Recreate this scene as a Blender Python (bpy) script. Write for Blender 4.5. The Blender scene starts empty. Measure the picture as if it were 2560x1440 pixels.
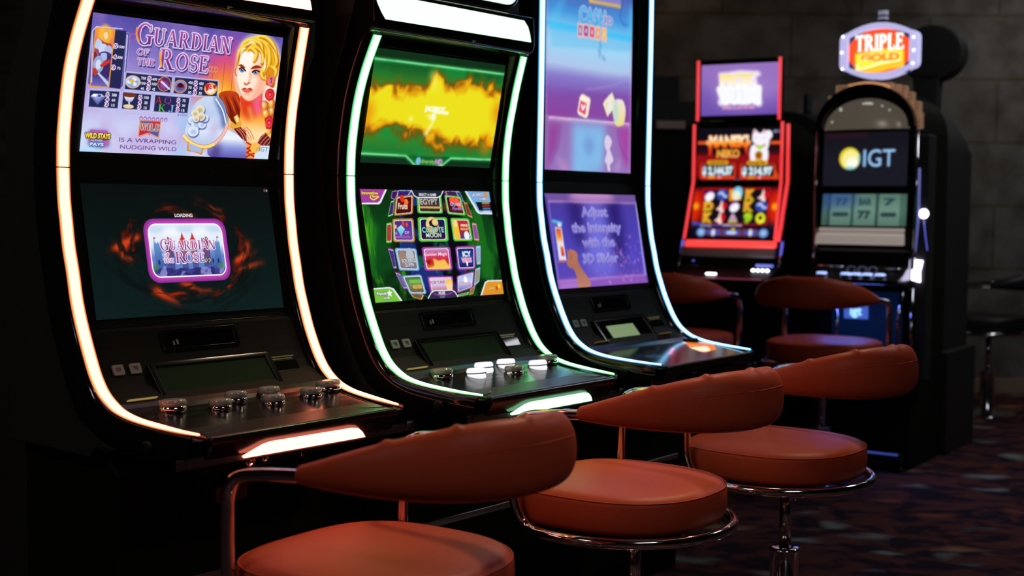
import bpy, bmesh, math, random
import numpy as np
from mathutils import Vector, Matrix, noise
random.seed(7)
PI = math.pi
H = 1.22                                   # camera height above the carpet
scn = bpy.context.scene
COL = scn.collection
scn.view_settings.view_transform = 'Standard'
scn.view_settings.look = 'None'
scn.view_settings.gamma = 1.0
scn.view_settings.use_curve_mapping = False
scn.view_settings.exposure = 0.0
scn.display_settings.display_device = 'sRGB'

# ------------------------------------------------------------------ materials
def lin(c):
    """sRGB 0..255 -> linear"""
    o = []
    for v in c[:3]:
        v = v / 255.0
        o.append(v / 12.92 if v <= .04045 else ((v + .055) / 1.055) ** 2.4)
    return tuple(o)

def mat(name, col, rough=.5, metal=0.0, emit=None, strength=0.0, spec=.5, coat=0.0, trans=0.0, ior=1.45, alpha=1.0):
    m = bpy.data.materials.new(name); m.use_nodes = True
    b = m.node_tree.nodes['Principled BSDF']
    b.inputs['Base Color'].default_value = (*col, 1)
    b.inputs['Roughness'].default_value = rough
    b.inputs['Metallic'].default_value = metal
    b.inputs['Specular IOR Level'].default_value = spec
    b.inputs['Coat Weight'].default_value = coat
    b.inputs['Transmission Weight'].default_value = trans
    b.inputs['IOR'].default_value = ior
    if emit:
        b.inputs['Emission Color'].default_value = (*emit, 1)
        b.inputs['Emission Strength'].default_value = strength
    return m

def noise_mat(name, c0, c1, scale, rough=.5, bump=0.0, detail=4, spec=.5, metal=0.0, coat=0.0, bscale=None):
    m = mat(name, c0, rough, metal, spec=spec, coat=coat)
    nt = m.node_tree; N = nt.nodes; L = nt.links; b = N['Principled BSDF']
    tc = N.new('ShaderNodeTexCoord')
    nz = N.new('ShaderNodeTexNoise'); nz.inputs['Scale'].default_value = scale; nz.inputs['Detail'].default_value = detail
    mx = N.new('ShaderNodeMix'); mx.data_type = 'RGBA'
    mx.inputs[6].default_value = (*c0, 1); mx.inputs[7].default_value = (*c1, 1)
    L.new(tc.outputs['Object'], nz.inputs['Vector']); L.new(nz.outputs['Fac'], mx.inputs[0]); L.new(mx.outputs[2], b.inputs['Base Color'])
    if bump:
        n2 = N.new('ShaderNodeTexNoise'); n2.inputs['Scale'].default_value = bscale or scale * 6; n2.inputs['Detail'].default_value = 3
        bp = N.new('ShaderNodeBump'); bp.inputs['Strength'].default_value = bump; bp.inputs['Distance'].default_value = .002
        L.new(tc.outputs['Object'], n2.inputs['Vector']); L.new(n2.outputs['Fac'], bp.inputs['Height']); L.new(bp.outputs['Normal'], b.inputs['Normal'])
    return m

MAT = {}
MAT['gloss'] = noise_mat('gloss_black_moulding', (.006, .006, .006), (.010, .010, .010), 8, rough=.09, spec=.5)
MAT['panel'] = noise_mat('satin_black_panel', (.010, .0115, .0085), (.014, .0155, .0115), 30, rough=.5, spec=.10, bump=.15, bscale=900)
MAT['side'] = noise_mat('textured_black_side', (.030, .030, .028), (.040, .040, .037), 20, rough=.55, spec=.4, bump=.5, bscale=500)
MAT['satin'] = noise_mat('satin_wrist_rest', (.030, .028, .022), (.036, .034, .027), 30, rough=.33, spec=.4)
MAT['deck'] = noise_mat('button_deck_plastic', (.006, .006, .006), (.010, .010, .009), 25, rough=.20, spec=.5)
MAT['glass_black'] = mat('dark_glass', (.004, .005, .005), rough=.04, spec=.6)
MAT['chrome'] = noise_mat('chrome', (.75, .75, .76), (.85, .85, .86), 3, rough=.09, metal=1.0)
MAT['brushed'] = noise_mat('brushed_metal', (.45, .43, .42), (.6, .58, .56), 40, rough=.3, metal=1.0)
MAT['leather'] = noise_mat('orange_red_leather', (.64, .085, .032), (.70, .10, .038), 6, rough=.42, spec=.22, bump=.2, bscale=420)
MAT['leather_dark'] = noise_mat('black_leather', (.012, .011, .011), (.02, .018, .018), 6, rough=.4, bump=.2, bscale=300)
MAT['rubber'] = noise_mat('black_rubber', (.012, .012, .012), (.02, .02, .02), 40, rough=.7)
MAT['clear'] = mat('clear_button_plastic', (.50, .48, .40), rough=.10, spec=.9, trans=.12, ior=1.49, coat=.8)
MAT['lcd'] = noise_mat('grey_lcd_glass', (.018, .042, .018), (.02, .046, .02), 5, rough=.5, spec=.02)
MAT['badge'] = noise_mat('beige_badge', (.22, .17, .12), (.26, .2, .14), 30, rough=.5)
MAT['keycap'] = noise_mat('grey_keycap', (.30, .34, .30), (.36, .4, .36), 40, rough=.35)
MAT['yellow'] = noise_mat('yellow_card_guide', (.75, .42, .03), (.8, .5, .05), 40, rough=.35)
MAT['white_print'] = mat('pale_print', (.35, .36, .3), rough=.5)

def emis_mat(name, col, strength, base=(.5, .5, .5)):
    return mat(name, base, rough=.3, emit=col, strength=strength)

def attr_emis(name, strength=1.0, rough=.12, sample='NONE'):
    """lit artwork: colours come from the mesh's own colour attribute"""
    m = mat(name, (.006, .006, .007), rough=rough, spec=.35)
    nt = m.node_tree; a = nt.nodes.new('ShaderNodeAttribute'); a.attribute_name = 'Col'
    b = nt.nodes['Principled BSDF']
    nt.links.new(a.outputs['Color'], b.inputs['Emission Color'])
    b.inputs['Emission Strength'].default_value = strength
    m.cycles.emission_sampling = sample
    return m
MAT['display'] = attr_emis('backlit_display')
MAT['display_bright'] = attr_emis('backlit_glass', 1.5)

# ------------------------------------------------------------------ mesh helpers
def obj(name, bm, m, parent=None, smooth=False, bevel=0.0, loc=None, seg=2):
    me = bpy.data.meshes.new(name)
    bmesh.ops.recalc_face_normals(bm, faces=bm.faces)
    bm.to_mesh(me); bm.free()
    o = bpy.data.objects.new(name, me); COL.objects.link(o)
    for mm in (m if isinstance(m, (list, tuple)) else [m]):
        me.materials.append(MAT[mm] if isinstance(mm, str) else mm)
    if smooth:
        for p in me.polygons: p.use_smooth = True
    if bevel:
        md = o.modifiers.new('bevel', 'BEVEL'); md.width = bevel; md.segments = seg; md.limit_method = 'ANGLE'; md.angle_limit = .6
        for p in me.polygons: p.use_smooth = True
        w = o.modifiers.new('wn', 'WEIGHTED_NORMAL'); w.keep_sharp = False
    if parent: o.parent = parent
    if loc: o.location = loc
    return o

def thing(name, label, cat, loc=(0, 0, 0), rotz=0.0, group=None):
    o = bpy.data.objects.new(name, None); COL.objects.link(o)
    o.empty_display_size = .1
    o.location = loc; o.rotation_euler = (0, 0, rotz); tag(o, label, cat, group)
    return o

def tag(o, label, cat, group=None):
    o['label'] = label; o['category'] = cat
    if group: o['group'] = group
    return o

def struct(name, bm, m, bevel=0.0, smooth=False):
    o = obj(name, bm, m, bevel=bevel, smooth=smooth); o['kind'] = 'structure'; return o

def add_box(bm, c, s, rot=None):
    mtx = Matrix.Translation(c)
    if rot is not None: mtx = mtx @ rot
    mtx = mtx @ Matrix.Diagonal((s[0], s[1], s[2], 1))
    return bmesh.ops.create_cube(bm, size=1.0, matrix=mtx)

def box(c, s, rot=None):
    bm = bmesh.new(); add_box(bm, c, s, rot); return bm

def add_prism(bm, pts, x0, x1, axis='x'):
    """closed outline (a,b) extruded along an axis"""
    def P(a, b, t):
        return {'x': (t, a, b), 'y': (a, t, b), 'z': (a, b, t)}[axis]
    v0 = [bm.verts.new(P(a, b, x0)) for a, b in pts]
    v1 = [bm.verts.new(P(a, b, x1)) for a, b in pts]
    n = len(pts)
    bm.faces.new(v0); bm.faces.new(list(reversed(v1)))
    for i in range(n):
        j = (i + 1) % n
        bm.faces.new((v0[i], v0[j], v1[j], v1[i]))

def prism(pts, x0, x1, axis='x'):
    bm = bmesh.new(); add_prism(bm, pts, x0, x1, axis); return bm

def add_cyl(bm, p0, p1, r0, r1=None, n=24):
    r1 = r0 if r1 is None else r1
    p0, p1 = Vector(p0), Vector(p1); d = (p1 - p0)
    q = d.to_track_quat('Z', 'Y').to_matrix()
    a = [bm.verts.new(p0 + q @ Vector((r0 * math.cos(2 * PI * i / n), r0 * math.sin(2 * PI * i / n), 0))) for i in range(n)]
    b = [bm.verts.new(p1 + q @ Vector((r1 * math.cos(2 * PI * i / n), r1 * math.sin(2 * PI * i / n), 0))) for i in range(n)]
    bm.faces.new(list(reversed(a))); bm.faces.new(b)
    for i in range(n):
        j = (i + 1) % n; bm.faces.new((a[i], a[j], b[j], b[i]))

def add_lathe(bm, prof, c=(0, 0, 0), n=40, mtx=None):
    """profile (r,z) turned about z; r=0 ends close"""
    rings = []
    c = Vector(c)
    for r, z in prof:
        if r < 1e-6:
            p = Vector((0, 0, z)); p = (mtx @ p) if mtx else p
            rings.append([bm.verts.new(c + p)])
        else:
            rr = []
            for i in range(n):
                p = Vector((r * math.cos(2 * PI * i / n), r * math.sin(2 * PI * i / n), z))
                p = (mtx @ p) if mtx else p
                rr.append(bm.verts.new(c + p))
            rings.append(rr)
    for a, b in zip(rings, rings[1:]):
        if len(a) == 1 and len(b) == 1: continue
        for i in range(n):
            j = (i + 1) % n
            if len(a) == 1: bm.faces.new((a[0], b[i], b[j]))
            elif len(b) == 1: bm.faces.new((a[i], a[j], b[0]))
            else: bm.faces.new((a[i], a[j], b[j], b[i]))

def smooth_path(pts, k=6):
    """Catmull-Rom"""
    P = [Vector(p) for p in pts]; out = []
    for i in range(len(P) - 1):
        p0 = P[max(i - 1, 0)]; p1 = P[i]; p2 = P[i + 1]; p3 = P[min(i + 2, len(P) - 1)]
        for j in range(k):
            t = j / k
            out.append(.5 * ((2 * p1) + (-p0 + p2) * t + (2 * p0 - 5 * p1 + 4 * p2 - p3) * t * t + (-p0 + 3 * p1 - 3 * p2 + p3) * t ** 3))
    out.append(P[-1]); return out

def add_tube(bm, path, r, n=14, closed=False, caps=True):
    P = [Vector(p) for p in path]
    rings = []; up = Vector((0, 0, 1)); prev = None
    for i, p in enumerate(P):
        a = P[i - 1] if (i > 0 or closed) else P[0]
        b = P[(i + 1) % len(P)] if (i < len(P) - 1 or closed) else P[-1]
        t = (b - a).normalized()
        if prev is None:
            s = t.cross(up)
            if s.length < 1e-3: s = t.cross(Vector((1, 0, 0)))
        else:
            s = prev - t * prev.dot(t)
        s.normalize(); prev = s
        w = t.cross(s)
        rr = r[i] if isinstance(r, (list, tuple)) else r
        rings.append([bm.verts.new(p + s * rr * math.cos(2 * PI * k / n) + w * rr * math.sin(2 * PI * k / n)) for k in range(n)])
    m = len(rings)
    for i in range(m if closed else m - 1):
        A = rings[i]; B = rings[(i + 1) % m]
        for k in range(n):
            l = (k + 1) % n; bm.faces.new((A[k], A[l], B[l], B[k]))
    if caps and not closed:
        bm.faces.new(rings[0]); bm.faces.new(list(reversed(rings[-1])))

def rrect(w, h, r, n=5, cx=0, cy=0):
    out = []
    for k, (sx, sy) in enumerate(((1, 1), (-1, 1), (-1, -1), (1, -1))):
        for i in range(n + 1):
            a = PI / 2 * (k + i / n)
            out.append((cx + sx * (w / 2 - r) + r * math.cos(a), cy + sy * (h / 2 - r) + r * math.sin(a)))
    return out

def add_frame(bm, outer, inner, t0, t1, axis='y'):
    """closed ring between two outlines with the same point count, extruded along an axis"""
    def P(a, b, t): return {'x': (t, a, b), 'y': (a, t, b), 'z': (a, b, t)}[axis]
    n = len(outer)
    R = [[bm.verts.new(P(a, b, t)) for a, b in poly] for poly, t in ((outer, t0), (inner, t0), (inner, t1), (outer, t1))]
    for k in range(4):
        A, B = R[k], R[(k + 1) % 4]
        for i in range(n):
            j = (i + 1) % n; bm.faces.new((A[i], A[j], B[j], B[i]))

_font = None
def text_tris(s, align='CENTER', bold=0.0, shear=0.0, spacing=1.0):
    """the built-in font turned into triangles: list of 2-D triangles, and bounds"""
    cu = bpy.data.curves.new('t', 'FONT'); cu.body = s; cu.align_x = 'LEFT'; cu.size = 1
    cu.offset = bold; cu.shear = shear; cu.space_character = spacing
    cu.resolution_u = 4
    o = bpy.data.objects.new('t', cu)
    me = o.to_mesh()
    me.calc_loop_triangles()
    co = [tuple(v.co[:2]) for v in me.vertices]
    tr = [[co[i] for i in t.vertices] for t in me.loop_triangles]
    o.to_mesh_clear(); bpy.data.objects.remove(o); bpy.data.curves.remove(cu)
    if not tr: return [], (0, 0, 1, 1)
    xs = [p[0] for t in tr for p in t]; ys = [p[1] for t in tr for p in t]
    return tr, (min(xs), min(ys), max(xs), max(ys))

# ------------------------------------------------------------------ painting what the displays show
class Canvas:
    """a display's picture, painted in code and stored as the colours of a fine mesh; units: width = 100, y down"""
    def __init__(s, w, asp, n):
        s.W = n; s.Hh = int(round(n * asp)); s.asp = asp; s.k = n / 100.0
        s.im = np.zeros((s.Hh, s.W, 3), np.float32)
        yy, xx = np.mgrid[0:s.Hh, 0:s.W]
        s.X = (xx + .5) / s.k; s.Y = (yy + .5) / s.k
        s.hu = 100.0 * asp
    def grad(s, stops, horizontal=False, a=1.0):
        t = (s.X / 100) if horizontal else (s.Y / s.hu)
        ks = [q[0] for q in stops]
        c = np.stack([np.interp(t, ks, [q[1][i] for q in stops]) for i in range(3)], -1)
        s.im = s.im * (1 - a) + c * a
    def mask(s, polys, ss=2, union=False):
        """polys: list of contours; even-odd together, or their union"""
        xs = [p[0] for c in polys for p in c]; ys = [p[1] for c in polys for p in c]
        x0 = max(int(min(xs) * s.k) - 2, 0); x1 = min(int(max(xs) * s.k) + 3, s.W)
        y0 = max(int(min(ys) * s.k) - 2, 0); y1 = min(int(max(ys) * s.k) + 3, s.Hh)
        if x1 <= x0 or y1 <= y0: return None
        w, h = x1 - x0, y1 - y0
        X = ((np.arange(w * ss) + .5) / ss + x0)[None, :]; Y = ((np.arange(h * ss) + .5) / ss + y0)[:, None]
        if union:
            tot = np.zeros((h * ss, w * ss), bool)
            for c in polys:
                cx = [p[0] * s.k for p in c]; cy = [p[1] * s.k for p in c]
                i0 = max(int((min(cx) - x0) * ss) - 1, 0); i1 = min(int((max(cx) - x0) * ss) + 2, w * ss)
                j0 = max(int((min(cy) - y0) * ss) - 1, 0); j1 = min(int((max(cy) - y0) * ss) + 2, h * ss)
                if i1 <= i0 or j1 <= j0: continue
                tot[j0:j1, i0:i1] |= s._par(c, X[:, i0:i1], Y[j0:j1], s.k)
        else:
            tot = np.zeros((h * ss, w * ss), bool)
            for c in polys: tot ^= s._par(c, X, Y, s.k)
        m = tot.reshape(h, ss, w, ss).mean((1, 3)).astype(np.float32)
        return m, x0, y0
    @staticmethod
    def _par(c, X, Y, k):
        par = np.zeros((Y.shape[0], X.shape[1]), bool); n = len(c)
        for i in range(n):
            ax, ay = c[i][0] * k, c[i][1] * k; bx, by = c[(i + 1) % n][0] * k, c[(i + 1) % n][1] * k
            if ay == by: continue
            r = ((ay > Y) != (by > Y))
            par ^= r & (X < (bx - ax) * (Y - ay) / (by - ay) + ax)
        return par
    def _blur(s, m, r):
        """box blur three times = soft edge; r in cells"""
        r = int(r)
        if r < 1: return m
        for _ in range(2):
            for ax in (0, 1):
                c = np.cumsum(np.pad(m, [(r + 1, r) if a == ax else (0, 0) for a in (0, 1)], mode='edge'), axis=ax)
                n = m.shape[ax]
                hi = np.take(c, np.arange(2 * r + 1, 2 * r + 1 + n), axis=ax); lo = np.take(c, np.arange(0, n), axis=ax)
                m = (hi - lo) / (2 * r + 1)
        return m
    def paint(s, mk, col, a=1.0, blur=0.0, add=False):
        if mk is None: return
        m, x0, y0 = mk
        if blur:
            r = max(1, int(blur * s.k)); pad = 2 * r + 1
            h, w = m.shape
            X0 = max(x0 - pad, 0); Y0 = max(y0 - pad, 0); X1 = min(x0 + w + pad, s.W); Y1 = min(y0 + h + pad, s.Hh)
            M = np.zeros((Y1 - Y0, X1 - X0), np.float32); M[y0 - Y0:y0 - Y0 + h, x0 - X0:x0 - X0 + w] = m
            m = s._blur(M, r); x0, y0 = X0, Y0
        h, w = m.shape
        m = (m * a)[..., None]
        if isinstance(col, list):      # vertical gradient of the shape's own box
            t = np.linspace(0, 1, h)[:, None]
            ks = np.linspace(0, 1, len(col))
            c = np.stack([np.interp(t, ks, [q[i] for q in col]) for i in range(3)], -1)
        else:
            c = np.array(col, np.float32)
        reg = s.im[y0:y0 + h, x0:x0 + w]
        s.im[y0:y0 + h, x0:x0 + w] = (reg + c * m) if add else reg * (1 - m) + c * m
    def poly(s, pts, col, a=1.0, blur=0.0, smooth=False, add=False):
        if smooth: pts = closed_spline(pts)
        s.paint(s.mask([pts]), col, a, blur, add)
    def line(s, pts, wd, col, a=1.0, blur=0.0, smooth=False, closed=False, taper=False, add=False):
        if smooth: pts = [(p.x, p.y) for p in smooth_path([(q[0], q[1], 0) for q in pts], 5)]
        if closed: pts = list(pts) + [pts[0]]
        n = len(pts); polys = []
        for i in range(n - 1):
            (ax, ay), (bx, by) = pts[i], pts[i + 1]
            L = math.hypot(bx - ax, by - ay) or 1e-6
            wa = wd / 2; wb = wd / 2
            if taper: wa = wd / 2 * math.sin(PI * min(max(i / (n - 1), .04), .96)); wb = wd / 2 * math.sin(PI * min(max((i + 1) / (n - 1), .04), .96))
            nx, ny = -(by - ay) / L, (bx - ax) / L; ex, ey = (bx - ax) / L * wb * .5, (by - ay) / L * wb * .5
            polys.append([(ax + nx * wa, ay + ny * wa), (bx + ex + nx * wb, by + ey + ny * wb), (bx + ex - nx * wb, by + ey - ny * wb), (ax - nx * wa, ay - ny * wa)])
        s.paint(s.mask(polys, union=True), col, a, blur, add)
    def ell(s, cx, cy, rx, ry, col, a=1.0, blur=0.0, rot=0.0, add=False):
        c, q = math.cos(rot), math.sin(rot)
        s.poly([(cx + rx * math.cos(t) * c - ry * math.sin(t) * q, cy + rx * math.cos(t) * q + ry * math.sin(t) * c) for t in [2 * PI * i / 32 for i in range(32)]], col, a, blur, add=add)
    def rr(s, x0, y0, x1, y1, r, col, a=1.0, blur=0.0):
        s.poly(rrect(x1 - x0, y1 - y0, r, 5, (x0 + x1) / 2, (y0 + y1) / 2), col, a, blur)
    def text(s, t, x0, x1, yb, yt, col, bold=0.0, shear=0.0, yb1=None, a=1.0, blur=0.0, outline=None, ow=.3, serif=False, spacing=1.0):
        """text fitted between x0..x1 with its capitals from yt (top) to yb (baseline)"""
        if serif: tr, (bx0, by0, bx1, by1) = serif_tris(t)
        else:
            tr, (bx0, by0, bx1, by1) = text_tris(t, bold=bold, shear=shear, spacing=spacing)
            _, (_, cy0, _, cy1) = text_tris('H', bold=bold); by0, by1 = cy0, cy1
        if not tr: return
        dy = (yb1 - yb) if yb1 is not None else 0
        def M(p):
            u = (p[0] - bx0) / (bx1 - bx0)
            return (x0 + u * (x1 - x0), yb + dy * u - (p[1] - by0) / (by1 - by0) * (yb - yt))
        T = [[M(p) for p in q] for q in tr]
        mk = s.mask(T, ss=3, union=True)
        if mk is None: return
        if outline is not None:
            m, X0, Y0 = mk; r = max(1, int(round(ow * s.k))); h, w = m.shape
            pad = r + 1
            XX0 = max(X0 - pad, 0); YY0 = max(Y0 - pad, 0); X1 = min(X0 + w + pad, s.W); Y1 = min(Y0 + h + pad, s.Hh)
            M0 = np.zeros((Y1 - YY0, X1 - XX0), np.float32); M0[Y0 - YY0:Y0 - YY0 + h, X0 - XX0:X0 - XX0 + w] = m
            D = M0.copy()
            for dx in range(-r, r + 1):
                for dy_ in range(-r, r + 1):
                    if dx * dx + dy_ * dy_ <= r * r + .5:
                        D = np.maximum(D, np.roll(np.roll(M0, dx, 1), dy_, 0))
            s.paint((D, XX0, YY0), outline, a, blur)
        s.paint(mk, col, a, blur)
    def cloud(s, c, scale, thr=(.4, .7), a=1.0, region=None, seed=0.0, stretch=(1, 1), warp=0.0):
        """soft noise shapes"""
        n = fbm(s.X / 100 * scale * stretch[0] + seed, s.Y / 100 * scale * stretch[1] + seed * 1.7, warp)
        m = np.clip((n - thr[0]) / (thr[1] - thr[0]), 0, 1)
        m = m * m * (3 - 2 * m) * a
        if region is not None: m = m * region
        m = m[..., None]
        s.im = s.im * (1 - m) + np.array(c, np.float32) * m
    def soft(s, r):
        for i in range(3): s.im[..., i] = s._blur(s.im[..., i], r)

_rng = np.random.RandomState(3)
_tab = _rng.rand(64, 64).astype(np.float32)
def _vn(x, y):
    xi = np.floor(x).astype(int); yi = np.floor(y).astype(int)
    fx = x - xi; fy = y - yi; fx = fx * fx * (3 - 2 * fx); fy = fy * fy * (3 - 2 * fy)
    g = lambda a, b: _tab[a % 64, b % 64]
    return (g(xi, yi) * (1 - fx) + g(xi + 1, yi) * fx) * (1 - fy) + (g(xi, yi + 1) * (1 - fx) + g(xi + 1, yi + 1) * fx) * fy
def fbm(x, y, warp=0.0, oct=4):
    if warp:
        x, y = x + warp * _vn(x * 1.3 + 5, y * 1.3), y + warp * _vn(x * 1.3, y * 1.3 + 9)
    v = 0; a = .5; t = 0
    for i in range(oct):
        v = v + a * _vn(x * 2 ** i + i * 7, y * 2 ** i + i * 3); t += a; a *= .5
    return v / t

def closed_spline(pts, k=5):
    P = [Vector((p[0], p[1], 0)) for p in pts]; n = len(P); out = []
    for i in range(n):
        p0, p1, p2, p3 = P[i - 1], P[i], P[(i + 1) % n], P[(i + 2) % n]
        for j in range(k):
            t = j / k
            q = .5 * ((2 * p1) + (-p0 + p2) * t + (2 * p0 - 5 * p1 + 4 * p2 - p3) * t * t + (-p0 + 3 * p1 - 3 * p2 + p3) * t ** 3)
            out.append((q.x, q.y))
    return out

# a thick-and-thin serif alphabet for the game logos (unit capitals, y up)
def _ring(cx, cy, rx, ry, wx, wy, a0=0.0, a1=360.0, n=26):
    o = []; i_ = []
    for k in range(n + 1):
        a = math.radians(a0 + (a1 - a0) * k / n)
        o.append((cx + rx * math.cos(a), cy + ry * math.sin(a))); i_.append((cx + (rx - wx) * math.cos(a), cy + (ry - wy) * math.sin(a)))
    q = []
    for k in range(n): q.append([o[k], o[k + 1], i_[k + 1], i_[k]])
    return q
def _bar(x0, y0, x1, y1): return [(x0, y0), (x1, y0), (x1, y1), (x0, y1)]
def _stem(x, w=.15, serif=.07, t=.05):
    return [_bar(x, 0, x + w, 1), _bar(x - serif, 0, x + w + serif, t), _bar(x - serif, 1 - t, x + w + serif, 1)]
def _diag(x0, y0, x1, y1, w): return [(x0, y0), (x0 + w, y0), (x1 + w, y1), (x1, y1)]
def glyph(ch):
    T = .05
    if ch == 'G': return _ring(.42, .5, .42, .52, .15, .06, 48, 318) + [_bar(.60, .04, .75, .44), _bar(.50, .40, .85, .45), _bar(.68, .66, .73, .95)], .86
    if ch == 'C': return _ring(.42, .5, .42, .52, .15, .06, 45, 315) + [_bar(.68, .66, .73, .95)], .78
    if ch == 'U': return [_bar(.08, .34, .23, 1), _bar(.62, .34, .69, 1), _bar(0, 1 - T, .31, 1), _bar(.54, 1 - T, .78, 1)] + _ring(.385, .36, .305, .38, .13, .07, 180, 360), .8
    if ch == 'A': return [_diag(.04, 0, .36, 1, .06), _diag(.66, 0, .34, 1, .15), _bar(.18, .30, .62, .36), _bar(-.04, 0, .2, T), _bar(.56, 0, .9, T)], .86
    if ch == 'R': return _stem(.08) + _ring(.34, .74, .28, .26, .14, .05, -90, 90) + [_bar(.2, .95, .36, 1), _bar(.2, .48, .36, .53), _diag(.60, 0, .30, .5, .17), _bar(.55, 0, .88, T)], .84
    if ch == 'P': return _stem(.08) + _ring(.34, .73, .29, .27, .14, .05, -90, 90) + [_bar(.2, .95, .36, 1), _bar(.2, .46, .36, .51)], .68
    if ch == 'D': return _stem(.08) + _ring(.30, .5, .44, .5, .15, .05, -90, 90) + [_bar(.2, .95, .32, 1), _bar(.2, 0, .32, T)], .8
    if ch == 'I': return _stem(.09), .34
    if ch == 'N': return [_bar(.10, 0, .16, 1), _bar(.70, 0, .76, 1), _diag(.60, 0, .10, 1, .17), _bar(0, 0, .27, T), _bar(-.02, 1 - T, .2, 1), _bar(.6, 1 - T, .87, 1)], .9
    if ch == 'O': return _ring(.44, .5, .44, .52, .15, .06), .9
    if ch == 'Q': return _ring(.44, .5, .44, .52, .15, .06) + [_diag(.62, -.14, .4, .2, .15)], .9
    if ch == 'F': return _stem(.08) + [_bar(.2, 1 - T, .62, 1), _bar(.57, .8, .62, 1), _bar(.2, .5, .5, .56), _bar(.46, .42, .5, .64)], .66
    if ch == 'E': return _stem(.08) + [_bar(.2, 1 - T, .62, 1), _bar(.57, .8, .62, 1), _bar(.2, .5, .5, .56), _bar(.46, .42, .5, .64), _bar(.2, 0, .66, T), _bar(.6, 0, .66, .22)], .7
    if ch == 'L': return _stem(.08) + [_bar(.2, 0, .62, T), _bar(.56, 0, .62, .25)], .66
    if ch == 'T': return _stem(.31) + [_bar(.02, 1 - T, .75, 1), _bar(.02, .8, .07, 1), _bar(.70, .8, .75, 1)], .78
    if ch == 'H': return _stem(.08) + _stem(.62) + [_bar(.2, .48, .65, .54)], .86
    if ch == 'W': return [_diag(.24, 0, .02, 1, .14), _diag(.26, 0, .44, 1, .06), _diag(.62, 0, .42, 1, .14), _diag(.66, 0, .86, 1, .06), _bar(-.06, 1 - T, .24, 1), _bar(.76, 1 - T, 1.0, 1)], 1.0
    if ch == 'K': return _stem(.08) + [_diag(.2, .42, .62, 1, .06), _diag(.62, 0, .30, .55, .16), _bar(.56, 0, .86, T), _bar(.54, 1 - T, .8, 1)], .84
    if ch == 'J': return [_bar(.3, .25, .45, 1), _bar(.2, 1 - T, .55, 1)] + _ring(.22, .22, .23, .26, .14, .08, 180, 360), .6
    if ch == 'Y': return [_bar(.31, 0, .46, .5), _bar(.22, 0, .55, T), _diag(.31, .45, .04, 1, .15), _diag(.4, .45, .66, 1, .06), _bar(-.03, 1 - T, .27, 1), _bar(.56, 1 - T, .82, 1)], .8
    if ch == 'S':
        return _ring(.33, .74, .27, .28, .12, .06, 40, 270) + _ring(.33, .26, .29, .28, .13, .06, -140, 90) + [_bar(.5, .72, .55, .96), _bar(.04, .04, .09, .28)], .66
    return [], .35
def serif_tris(t):
    """'Big' first letters: a leading ^ makes the next letter 1.35x"""
    x = 0; out = []; big = False
    for ch in t:
        if ch == '^': big = True; continue
        g, w = glyph(ch); sc = 1.32 if big else 1.0; dy = -.06 if big else 0; big = False
        for p in g: out.append([(x + a * sc, b * sc + dy) for a, b in p])
        x += w * sc + .07
    xs = [p[0] for q in out for p in q]
    return out, (min(xs), 0, max(xs), 1)

def display(name, cv, corners, m, parent, curve=0.0):
    """a flat panel whose picture is cv; corners = TL, TR, BR, BL in the parent's space"""
    TL, TR, BR, BL = [np.array(c, float) for c in corners]
    W, Hh = cv.W, cv.Hh
    u = (np.arange(W)) / (W - 1); v = (np.arange(Hh)) / (Hh - 1)
    U, V = np.meshgrid(u, v); U = U[..., None]; V = V[..., None]
    P = (TL * (1 - U) + TR * U) * (1 - V) + (BL * (1 - U) + BR * U) * V
    me = bpy.data.meshes.new(name)
    nv = W * Hh; nf = (W - 1) * (Hh - 1)
    me.vertices.add(nv); me.vertices.foreach_set('co', P.reshape(-1).astype(np.float32))
    idx = np.arange(nv).reshape(Hh, W)
    q = np.stack([idx[1:, :-1], idx[1:, 1:], idx[:-1, 1:], idx[:-1, :-1]], -1).reshape(-1)
    me.loops.add(nf * 4); me.loops.foreach_set('vertex_index', q.astype(np.int32))
    me.polygons.add(nf); me.polygons.foreach_set('loop_start', (np.arange(nf) * 4).astype(np.int32)); me.polygons.foreach_set('loop_total', np.full(nf, 4, np.int32))
    me.update(calc_edges=True); me.validate()
    ca = me.color_attributes.new('Col', 'FLOAT_COLOR', 'POINT')
    c = np.clip(cv.im, 0, 255) / 255.0
    c = np.where(c <= .04045, c / 12.92, ((c + .055) / 1.055) ** 2.4)
    c = np.concatenate([c, np.ones((Hh, W, 1))], -1).astype(np.float32)
    ca.data.foreach_set('color', c.reshape(-1))
    me.materials.append(MAT[m])
    o = bpy.data.objects.new(name, me); COL.objects.link(o); o.parent = parent
    return o

S3_ASP = (.97 - .122) / (2 * .247)
# ------------------------------------------------------------------ the pictures on the displays
def W(v): return (v, v, v)
PURP = [(176, 80, 150), (150, 60, 140), (96, 40, 120)]

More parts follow.
